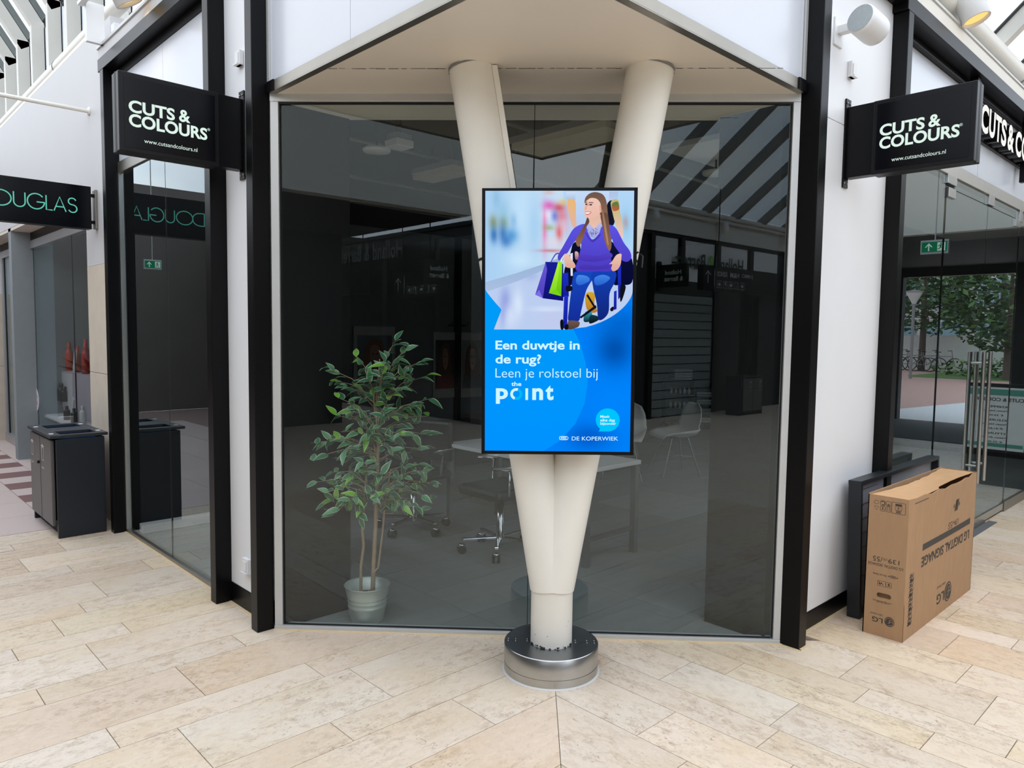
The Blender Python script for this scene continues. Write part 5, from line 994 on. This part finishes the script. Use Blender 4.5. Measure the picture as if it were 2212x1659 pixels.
# framed portraits
def portrait(label, xc, y, z0, z1, w_, hair, face, cloth, back):
    t = thing('portrait_poster', label, 'poster', (xc, y, z0), 'portrait posters on the salon walls')
    MB().box(xc-w_/2, xc+w_/2, y-.02, y-.002, z0, z1).build('white_mount', mat('poster_white', rgb(206,208,206), .5), t); f = MB()
    h_ = z1-z0; o = Vector((xc, y-.0225, z0)); P_ = lambda pts: [(a*w_, b*h_) for a, b in pts]
    f.eprism(o, X_, Z_, -Y_, P_([(-.42,.14),(.42,.14),(.42,.88),(-.42,.88)]), .001, 0)
    f.eprism(o-Y_*.0015, X_, Z_, -Y_, P_([(-.38,.14),(.38,.14),(.34,.34),(.16,.46),(-.16,.46),(-.34,.34)]), .001, 3)
    f.eprism(o-Y_*.003, X_, Z_, -Y_, P_(smooth([(-.24,.36),(.24,.34),(.26,.60),(.18,.78),(0,.84),(-.18,.78),(-.27,.60)], 4)), .001, 1)
    f.eprism(o-Y_*.0045, X_, Z_, -Y_, P_(smooth([(0,.42),(.10,.50),(.13,.62),(.07,.74),(-.09,.74),(-.12,.62),(-.09,.50)], 4)), .001, 2)
    for a in (-.05, .05): f.eprism(o-Y_*.006, X_, Z_, -Y_, P_([(a-.025,.625),(a+.025,.625),(a+.025,.637),(a-.025,.637)]), .001, 4)
    f.eprism(o-Y_*.006, X_, Z_, -Y_, P_([(-.035,.515),(.035,.515),(.025,.535),(-.025,.535)]), .001, 5)
    f.build('portrait_print', [mat('pp_%s%d' % (k, int(xc*10)), c, .5) for k, c in (('b', back), ('h', hair), ('f', face), ('c', cloth), ('e', rgb(40,34,32)), ('l', rgb(150,80,76)))], t)
portrait('portrait poster of a blonde woman above the ficus crown', 6.74, 10.39, .45, 1.68, .80, rgb(150,110,80), rgb(196,152,130), rgb(180,176,170), rgb(130,140,146))
portrait('narrow portrait poster with red patterned clothing left of the black upright', 8.22, 10.39, .42, 1.60, .52, rgb(120,84,62), rgb(190,148,124), rgb(150,60,54), rgb(70,66,66))
portrait('portrait poster of a long haired woman right of the black upright', 8.86, 10.39, .40, 1.60, .62, rgb(140,112,96), rgb(196,168,152), rgb(120,122,124), rgb(160,164,164))
bn = thing('low_bench', 'low pale wooden bench along the salon wall under the portraits', 'bench', (9.2, 9.7, 0)); MB().box(8.3, 10.6, 9.35, 9.9, .10, .16).build('bench_top', mat('pale_wood', rgb(190,172,148), .5, var=.1, scale=6, stretch=(.3,3,3)), bn, bevel=.004); MB().box(8.4, 10.5, 9.45, 9.85, 0, .10).build('bench_plinth', M_dark, bn)
cb_ = MB(); random.seed(6)
for k in range(9):
    a = random.random()*6; c = Vector((8.75+.1*math.cos(a)+.1*k/9, 9.55+.05*math.sin(a), .175)); cb_.tube([c+Vector((.10*math.cos(q*.9)*(1+.2*k % 3), .07*math.sin(q*.9), .03+.05*abs(math.sin(q*1.7+k)))) for q in range(8)], .012, 6)
tag(cb_.build('cable_tangle', M_blackm), 'tangle of black cables lying on the low pale bench', 'cables')
ck_ = thing('coat_hook', 'small dark coat hook above the portraits on the salon wall', 'hook', (8.5, 10.38, 1.72)); MB().box(8.3, 8.7, 10.36, 10.40, 1.71, 1.735).build('hook_rail', M_dark, ck_)
for x in (8.32, 8.68): MB().tube([(x,10.37,1.72),(x,10.31,1.72),(x,10.28,1.78)], .007, 6).build('hook', M_dark, ck_)
# things under the salon ceiling
ac = thing('ceiling_unit', 'white square air unit hanging under the dark salon ceiling', 'air unit', (3.3, 4.75, 3.0))
MB().box(3.225, 3.385, 4.67, 4.83, 3.0, 3.055).build('casing', M_wsh, ac, bevel=.006); MB().box(3.235, 3.375, 4.68, 4.82, 3.055, 3.10).build('grille_band', mat('unit_mesh', rgb(120,124,124), .6, var=.4, scale=160), ac); MB().tube([(3.3,4.75,3.10),(3.3,4.75,3.3)], .02, 8).build('hanger', M_dark, ac)
for i, (x, y, z, lab) in enumerate(((3.22,4.93,2.985,'white round ceiling lamp beside the square air unit'),(5.35,3.25,2.90,'white round ceiling lamp right of the column in the salon'),(4.35,4.55,2.72,'white round pendant lamp low behind the lit display'))):
    t = thing('ceiling_lamp', lab, 'lamp', (x, y, z), 'round white salon lamps'); MB().lathe([(0,0),(.10,0),(.108,.01),(.108,.028),(.0,.032)], (x,y,z), 32).build('lamp_disc', M_wsh, t); MB().tube([(x,y,z+.03),(x,y,3.3)], .008, 6).build('hanger', M_dark, t)
for lab, a, b, c, d, z in (('long pale ceiling panel hanging over the plant in the salon', 4.06,4.30,5.05,5.62,3.0), ('long pale ceiling panel hanging above the lit display in the salon', 3.93,4.26,3.24,4.16,3.0)):
    t = thing('ceiling_panel', lab, 'panel', ((a+b)/2,(c+d)/2,z), 'pale panels under the salon ceiling'); MB().box(a,b,c,d,z,z+.045).build('panel_board', mat('pale_panel', rgb(196,188,172), .6), t); MB().box(a-.015,b+.015,c-.015,d+.015,z+.045,z+.09).build('panel_rim', M_grey, t)
    for x, y in ((a+.05,c+.05),(b-.05,d-.05)): MB().tube([(x,y,z+.09),(x,y,3.3)], .005, 6).build('hanger', M_dark, t)
for i in range(4): 
    y = 4.2+1.3*i; MB_ = MB().tube([(2.4, y, 3.22), (9.5, y+.2, 3.22)], .018, 8).build('ceiling_pipe', M_grey); tag(MB_, 'thin grey pipe under the dark salon ceiling, %s from the glass' % ORD[i], 'pipe', 'pipes under the salon ceiling')
# strips on the partition behind the left shop window
bd = MB().box(2.42, 2.60, 6.17, 6.198, .55, 1.62); tag(bd.build('white_board', M_white), 'tall narrow white board on the partition behind the left shop window', 'board')
lb_ = MB().box(1.80, 2.55, 6.02, 6.10, .003, .075); tag(lb_.build('floor_batten', M_white, bevel=.004), 'white batten lying on the floor behind the left shop window', 'batten')
# ------------------------------------------------------------------ the mall across the crossing (met in the panes) and the garden beyond the exit
M_fas = mat('mall_white_fascia', rgb(214,212,206), .5, var=.02)
wh = struct(MB().box(-2.95, -2.75, -1.25, 15, 3.24, 4.25).build('wall_west_fascia', M_fas)); struct(MB().box(-9, -2.95, -1.25, 15, 3.24, 3.34).build('ceiling', M_dark)); struct(MB().box(-6.2, -6.0, -1.0, 15, 0, 3.24).build('wall_west_shop', M_blackm)); struct(MB().box(-2.9, -2.3, -1.3, 15, 3.18, 3.24).build('ceiling', M_soffit)) if False else None
struct(MB().box(-12, 4, 15.0, 15.2, 0, 4.3).build('wall_north_end', mat('far_mall_wall', rgb(96,90,86), .7, var=.1, scale=2))); struct(MB().box(-15, 15.4, -17.2, -17, 0, 4.5).build('wall_south_end', M_dark)); struct(MB().box(-15.2, -15, -17, 15, 0, 4.5).build('wall_west_end', M_dark))
hb = struct(MB().prism([(-3.20,-13),(-3.20,-5.8),(-4.3,-2.80),(-13,-2.80),(-13,-13)], 0, 3.5).build('wall_corner_shop', M_dark))
MB().prism([(-3.10,-13),(-3.10,-5.8),(-4.25,-2.70),(-4.5,-3.0),(-4.5,-13)], 3.55, 3.93).build('fascia', M_fas, hb); MB().prism([(-3.16,-13),(-3.16,-5.8),(-4.28,-2.76),(-13,-2.76),(-13,-13)], 3.48, 3.55).build('black_band', M_black, hb)
for a, b in ((-6.75,-5.98),(-8.02,-6.95),(-9.3,-8.2),(-10.6,-9.5)): MB().box(-3.21, -3.185, a, b, 2.67, 3.47).build('wall_panel', M_white, hb)
for y in (-5.9,-6.85,-8.11,-9.4): MB().box(-3.22, -3.12, y-.06, y+.06, 0 if y != -6.85 else 2.6, 3.5).build('post', M_black, hb)
for i in range(14): MB().box(-3.21, -3.17-.004*(i % 2), -7.98, -5.97, .02+i*.17, .02+i*.17+.152).build('shutter_slat', mat('grey_shutter', rgb(150,158,160), .45, .3), hb)
MB().box(-3.25, -3.20, -9.9, -9.1, .70, 2.5).build('wall_panel', M_white, hb); MB().box(-3.25, -2.9, -13, -9.0, 2.55, 2.75).build('white_lintel', M_white, hb)
for a, b in ((-5.6,-4.4),(-7.4,-5.75),(-9.5,-7.6)): MB().box(a, b, -2.795, -2.785, .1, 3.3).build('dark_pane', mat('dark_shop_pane', rgb(20,22,24), .1), hb)
MB().box(-4.6,-4.3,-2.80,-2.74,0,3.48).build('wall_panel', mat('grey_wall_panel', rgb(130,132,134), .5), hb)
M_hb = mat('dark_green_lettering', rgb(20,50,34), .4); M_hbl = mat('leaf_green', rgb(110,190,60), .4)
t = thing('shop_lettering', 'dark shop name letters on white panels, mirrored at the right of the corner glass', 'letters', (-3.14, -8, 3.0)); 
q = MB()
for s, y, w_, mi in (('Holland', -9.05, 1.05, 0), ('&', -7.93, .22, 1), ('Barrett', -7.62, 1.02, 0)): put_text(q, s, (-3.13, y, 2.93), Y_, Z_, w_, .30, .02, mi)
q.build('letter_faces', [M_hb, M_hbl], t); MB().box(-3.17,-3.135,-9.1,-6.55,2.99,3.02).build('letter_rail', M_black, t)
t = thing('shop_lettering', 'grey shop name letters on the dark front, mirrored left of the ficus top', 'letters', (-8, -2.7, 3.2)); q = MB(); put_text(q, 'Holland', (-6.7,-2.70,3.05), -X_, Z_, 1.1, .34, .02); put_text(q, '& Barrett', (-7.95,-2.70,3.05), -X_, Z_, 1.3, .34, .02); q.build('letter_faces', mat('grey_letters', rgb(90,92,92), .4), t)
M_sw = emit('sign_white_text', rgb(190,200,198), .9)
def hblade(label, O, er, en):
    t = thing('projecting_sign', label, 'sign', tuple(O)); O = Vector(O); er = Vector(er); en = Vector(en)
    MB().obox(O-en*.05, er, Z_, en, .30, .21, .05).build('light_box', M_black, t); q = MB(); put_text(q, 'Holland', O+en*.003-er*.20+Z_*.02, er, Z_, .36, .085, .01); put_text(q, '& Barrett', O+en*.003-er*.24-Z_*.10, er, Z_, .42, .085, .01); q.build('sign_lettering', M_sw, t); return t
a = hblade('black shop blade sign mirrored right of the display', (-2.80,-6.06,2.70), -X_, Y_); MB().box(-3.15,-3.10,-6.14,-6.04,2.42,2.98).build('wall_plate', M_black, a)
a = hblade('black shop blade sign mirrored left of the display', (-4.96,-2.28,2.64), Y_, X_); MB().box(-5.05,-4.95,-2.70,-2.64,2.36,2.92).build('wall_plate', M_black, a)
def wayfinder(label, O, er, en, hw, words, arrow):
    t = thing('direction_sign', label, 'sign', tuple(O), 'hanging direction signs of the mall'); O = Vector(O); er = Vector(er); en = Vector(en)
    MB().obox(O-en*.06, er, Z_, en, hw, .22, .06).build('sign_box', M_black, t); q = MB(); S = lambda p, w_: stroke(q, O+en*.003, er, Z_, p, w_)
    ax = hw-.14; S([(ax-.10,.02),(ax+.10,.02)] if arrow == 'side' else [(ax,-.10),(ax,.12)], .018)
    S([(ax+.02,.10),(ax+.10,.02),(ax+.02,-.06)] if arrow == 'side' else [(ax-.08,.05),(ax,.12),(ax+.08,.05)], .018); S([(ax-.20,-.18),(ax-.20,.16)], .012)
    a = ax-.28
    for w_, wd in words: put_text(q, w_, O+en*.003+er*(a-wd)+Z_*.04, er, Z_, wd, .09, .012); a -= wd+.09
    a = ax-.30
    for k in range(5):
        S([(a,-.16),(a-.13,-.16),(a-.13,-.04),(a,-.04)], .008); S([(a-.13,-.04),(a,-.04),(a,-.16)], .008)
        if k % 2: put_text(q, 'P' if k == 1 else 'i', O+en*.003+er*(a-.095)-Z_*.14, er, Z_, .06 if k == 1 else .02, .085, .01)
        else: S([(a-.10,-.10),(a-.03,-.10)], .05)
        a -= .19
    q.build('sign_lettering', M_sw, t)
    for s_ in (-1, 1): MB().tube([O+er*(s_*hw*.7)+Z_*.22-en*.06, O+er*(s_*hw*.7)+Z_*1.6-en*.06], .01, 6).build('hanger', M_black, t)
wayfinder('long black direction sign mirrored at the right edge of the corner glass', (-1.95,-7.6,2.62), Y_, X_, 1.8, (('XENOS', .34), ('H&M', .30), ('JUMBO', .40)), 'up')
wayfinder('black direction sign mirrored at the left edge of the corner glass', (-8.4,-2.25,2.55), -X_, Y_, 1.25, (('blokker.', .46), ('C&A', .26)), 'side')
wayfinder('black direction sign mirrored above the ficus in the corner glass', (-5.6,-2.2,2.45), -X_, Y_, .62, (), 'up')
b0 = bpy.data.objects['waste_bin']; b1 = dup(b0); b1['label'] = 'dark double waste bin by the shop across, mirrored low right in the glass'; b1.matrix_basis = Matrix.Translation((-2.55, -8.3, 0)) @ Matrix.Rotation(math.pi, 4, 'Z')
# skylight over the left mall, south of the crossing: rafters from the corner shop's eave up over the mall
sk_ = thing('ceiling', None, None, (-3.1, -9, 4.0)); sk_['kind'] = 'structure'; s3 = Vector((.80, 0, .60)).normalized(); sd = Vector((0,1,0)).cross(s3)
for i in range(9):
    y = -4.2-1.05*i; c = Vector((-3.05, y, 3.98)); MB().obox(c+s3*1.9, Vector((0,1,0)), sd, s3, .07, .07, 1.9).build('rafter', M_grey, sk_)
    if i: MB().obox(c+s3*1.9+Vector((0,.525,.08)), Vector((0,1,0)), sd, s3, .46, .004, 1.86).build('pane', M_glassr, sk_)
MB().box(-3.12, -2.98, -13, -4.0, 3.90, 4.02).build('curb', M_fas, sk_); MB().tube([(-2.95,-13,4.0),(-2.95,-4.0,4.0)], .05, 12).build('gutter', M_fas, sk_)
for y, lab in ((-5.7,'small warm spotlight on the far fascia near the display edge'),(-8.0,'small warm spotlight on the far fascia at mid glass'),(-10.6,'small warm spotlight on the far fascia by the right frame')):
    t = thing('track_spotlight', lab, 'spotlight', (-2.9, y, 3.72)); MB().tube([(-2.92,y,3.70),(-2.95,y,3.90)], .07, 18).build('lamp_body', M_plast, t); MB().lathe([(.06,0),(0,0)], (-2.92,y,3.697), 20).build('lens', emit('warm_lamp_lens', (1.0,.62,.20), 1.25), t)
# south side of the right mall and its exit
ss = struct(MB().box(3.5, 15.4, -6.5, -4.4, 0, 3.6).build('wall_south_shops', M_dark)); MB().box(3.4, 15.4, -4.40, -4.25, 2.9, 4.2).build('fascia', M_fas, ss)
for x in (4.0, 6.4, 8.8, 11.2): MB().box(x, x+2.2, -4.42, -4.38, .15, 2.8).build('dark_pane', mat('dark_shop_pane', rgb(20,22,24), .1), ss)
struct(MB().box(11.5, 15.5, 1.70, 1.9, 0, 4.2).build('wall_right', mat('vestibule_wall', rgb(70,72,74), .5))); struct(MB().box(10.5, 10.65, -4.3, 1.7, 2.95, 4.1).build('wall_bulkhead', M_fas)); struct(MB().box(10.65, 15.6, -4.4, 1.7, 2.95, 3.05).build('ceiling', M_dark))
ew = struct(MB().box(15.45, 15.62, -4.5, -1.75, 0, 3.0).build('wall_exit', M_black)); MB().box(15.45, 15.62, .12, 1.75, 0, 3.0).build('dark_door', M_black, ew); MB().box(15.45, 15.62, -1.75, .12, 2.78, 3.0).build('head_beam', M_black, ew)
mt = MB().box(12.6, 15.4, -1.8, 1.6, .001, .012).build('entrance_mat', mat('grey_entrance_mat', rgb(84,86,88), .9, var=.15, scale=30)); tag(mt, 'dark grey entrance mat inside the mall exit', 'mat')
# poster stand by the shop entrance
ps = thing('poster_stand', 'black standing price poster with green bands, mirrored in the right door glass', 'poster stand', (9.3, 1.35, 0))
MB().box(9.30, 9.36, 1.02, 1.62, 0, 1.12).build('stand_body', M_black, ps, bevel=.004); MB().box(9.296, 9.30, 1.05, 1.59, .40, 1.08).build('poster_sheet', mat('poster_paper', rgb(226,230,228), .4), ps); q = MB()
for a, b in ((.995,1.06),(.43,.47)): q.box(9.294, 9.296, 1.06, 1.58, a, b)
q.build('green_band', mat('poster_green', rgb(70,150,130), .5), ps); q = MB(); put_text(q, 'CUTS & COLOURS', (9.2935,1.57,.93), -Y_, Z_, .48, .038, .02); y_ = .86
for s_, w_ in (('KNIPPEN', .20),('Wassen, knippen', .24),('€ 34,50', .14),('KLEUREN', .20),('Wassen, kleuren', .24),('€ 41,50', .14),('STYLING', .20),('Wassen, drogen', .24),('€ 52,50', .14)): put_text(q, s_, (9.2935,1.32+w_/2,y_), -Y_, Z_, w_, .022, .01); y_ -= .047 if s_[0] != '€' else .052
q.build('poster_print', M_inkb, ps)
# planter in the left mall
pt_ = thing('mall_planter', 'big dark planter with leafy plants, mirrored in the neighbouring shop window', 'planter', (.35, 13.0, 0)); MB().box(-.15, .85, 12.4, 13.6, 0, .85).build('planter_box', M_blackm, pt_, bevel=.01); lf = MB(); random.seed(17)
for i in range(60):
    a = random.random()*6.28; d = Vector((math.cos(a), math.sin(a), random.uniform(.3,1.4))).normalized(); p = Vector((.35+random.uniform(-.4,.4), 13+random.uniform(-.5,.5), .85)); s = d.cross(UP).normalized(); L_ = random.uniform(.3,.6); lf.add([p, p+d*L_*.5+s*.05, p+d*L_-UP*.08, p+d*L_*.5-s*.05], [(0,1,2,3)])
lf.build('foliage', mat('dark_leaf', rgb(36,60,36), .5), pt_)['kind'] = 'stuff'
# garden
g0 = struct(MB().box(15.6, 80, -45, 30, -.12, -.002).build('ground', mat('red_brick_paving', rgb(176,140,130), .8, var=.1, scale=9))); MB().prism([(15.62,-4.6),(15.62,3),(26,3),(21.5,-1.9),(17.6,-2.5)], -.002, .003).build('white_paving', mat('white_paving', rgb(200,202,204), .7, var=.12, scale=16), g0); MB().prism([(33,-7.2),(33,8),(46,8),(46,-7.6),(34,-7.6)], -.002, .012).build('green_verge', mat('low_ground_cover', rgb(78,112,50), .9, var=.4, scale=14), g0)
struct(MB().box(41, 41.4, -40, 25, 0, 1.75).build('wall_garden', mat('pale_concrete', rgb(206,204,200), .8, var=.06, scale=3))); 
def leafy(name, label, cat, c, r, n, col, grp=None, trunk=None, sz=.16):
    t = thing(name, label, cat, (c[0], c[1], 0), grp); m = MB(); C_ = Vector(c)
    for i in range(n):
        v = Vector((random.gauss(0,1), random.gauss(0,1), random.gauss(0,1))).normalized()*random.uniform(.45,1)**.6; p = C_+Vector((v.x*r[0], v.y*r[1], v.z*r[2])); d = Vector((random.uniform(-1,1), random.uniform(-1,1), random.uniform(-.6,.5))).normalized(); s = d.cross(Vector((random.uniform(-1,1),random.uniform(-1,1),1))).normalized(); k = sz*random.uniform(.6,1.4); m.add([p-d*k, p+s*k*.5, p+d*k, p-s*k*.5], [(0,1,2,3)], 1 if random.random() < .35 else 0)
    f = m.build('crown' if trunk else 'foliage', [mat('leaf_'+col, {'dark': rgb(44,72,38), 'mid': rgb(70,104,50)}[col], .6, var=.2), mat('leaf_light_'+col, {'dark': rgb(82,118,60), 'mid': rgb(120,150,76)}[col], .6, var=.2)], t); f['kind'] = 'stuff'
    if trunk: MB().tube([(c[0],c[1],0),(c[0]+.05,c[1],c[2]*.6),(c[0],c[1],c[2]+r[2]*.5)], [.16,.13,.05], 10).build('trunk', mat('tree_bark', rgb(84,72,62), .9, var=.15), t)
    return t
random.seed(44)
leafy('garden_tree', 'leafy tree with low branches in the middle of the mirrored garden', 'tree', (34,-4.0,3.3), (2.4,2.6,2.3), 2600, 'dark', 'garden trees beyond the exit', True); leafy('garden_tree', 'dark tree at the left of the mirrored garden behind the lamp post', 'tree', (39.5,-8.8,4.2), (2.4,2.6,2.5), 1800, 'dark', 'garden trees beyond the exit', True); leafy('garden_tree', 'paler tree at the right of the mirrored garden', 'tree', (37,-2.2,3.6), (2.2,2.0,2.2), 1500, 'mid', 'garden trees beyond the exit', True); leafy('garden_tree', 'tall tree behind the mirrored garden wall', 'tree', (46,-7.0,5.5), (4,6,3.8), 2600, 'dark', 'garden trees beyond the exit', True, .26)
leafy('garden_hedge', 'clipped green hedge under the mirrored garden trees', 'hedge', (36,-1.2,.35), (1.2,6.2,.6), 2200, 'mid', sz=.12); 
lamp = thing('street_lamp', 'slim street lamp with conical head in the mirrored garden', 'lamp post', (31.5,-6.7,0)); MB().tube([(31.5,-6.7,0),(31.5,-6.7,2.95)], .055, 10).build('pole', M_grey, lamp); MB().lathe([(.06,2.95),(.30,3.4)], (31.5,-6.7,0), 16).build('glass_cone', mat('lamp_glass', rgb(210,214,214), .3), lamp); MB().lathe([(.33,3.40),(.33,3.45),(0,3.5)], (31.5,-6.7,0), 16).build('cap', M_grey, lamp)
def bike(label, x, y):
    t = thing('bicycle', label, 'bicycle', (x, y, 0), 'parked bicycles in the garden'); m_ = M_blackm
    for dy in (-.53, .53):
        w_ = MB(); w_.tube([(x, y+dy+.33*math.cos(a*math.pi/12), .34+.33*math.sin(a*math.pi/12)) for a in range(25)], .022, 6, cap=False); w_.build('wheel', m_, t)
    f = MB()
    for a, b in (((-.53,.34),(-.12,.75)),((-.12,.75),(.42,.78)),((.42,.78),(.53,.34)),((-.12,.75),(0,.32)),((0,.32),(.42,.7)),((0,.32),(-.53,.34)),((-.15,.75),(-.2,.95)),((.42,.78),(.38,1.02))): f.tube([(x,y+a[0],a[1]),(x,y+b[0],b[1])], .02, 6)
    f.build('frame', M_grey, t); MB().box(x-.07,x+.07,y-.32,y-.08,.94,.98).build('saddle', m_, t); MB().tube([(x-.28,y+.3,1.02),(x,y+.38,1.04),(x+.28,y+.3,1.02)], .015, 6).build('handlebar', m_, t)
for i in range(4): bike('bicycle parked by the garden wall, %s from the lamp post' % ('first','second','third','fourth')[i], 39.6-.3*i, -9.9+.75*i)
of = thing('office_building', 'pale office building with window bands beyond the garden', 'building', (60, -8, 0)); MB().box(58, 70, -40, 20, 0, 9).build('wall', mat('office_wall', rgb(186,184,180), .8), of)
for k in range(3):
    for j in range(10): f = MB().box(57.94,58,-24+j*3.2,-21.4+j*3.2,1.0+k*2.8,2.8+k*2.8).build('window', mat('office_glass', rgb(120,150,160), .2), of)
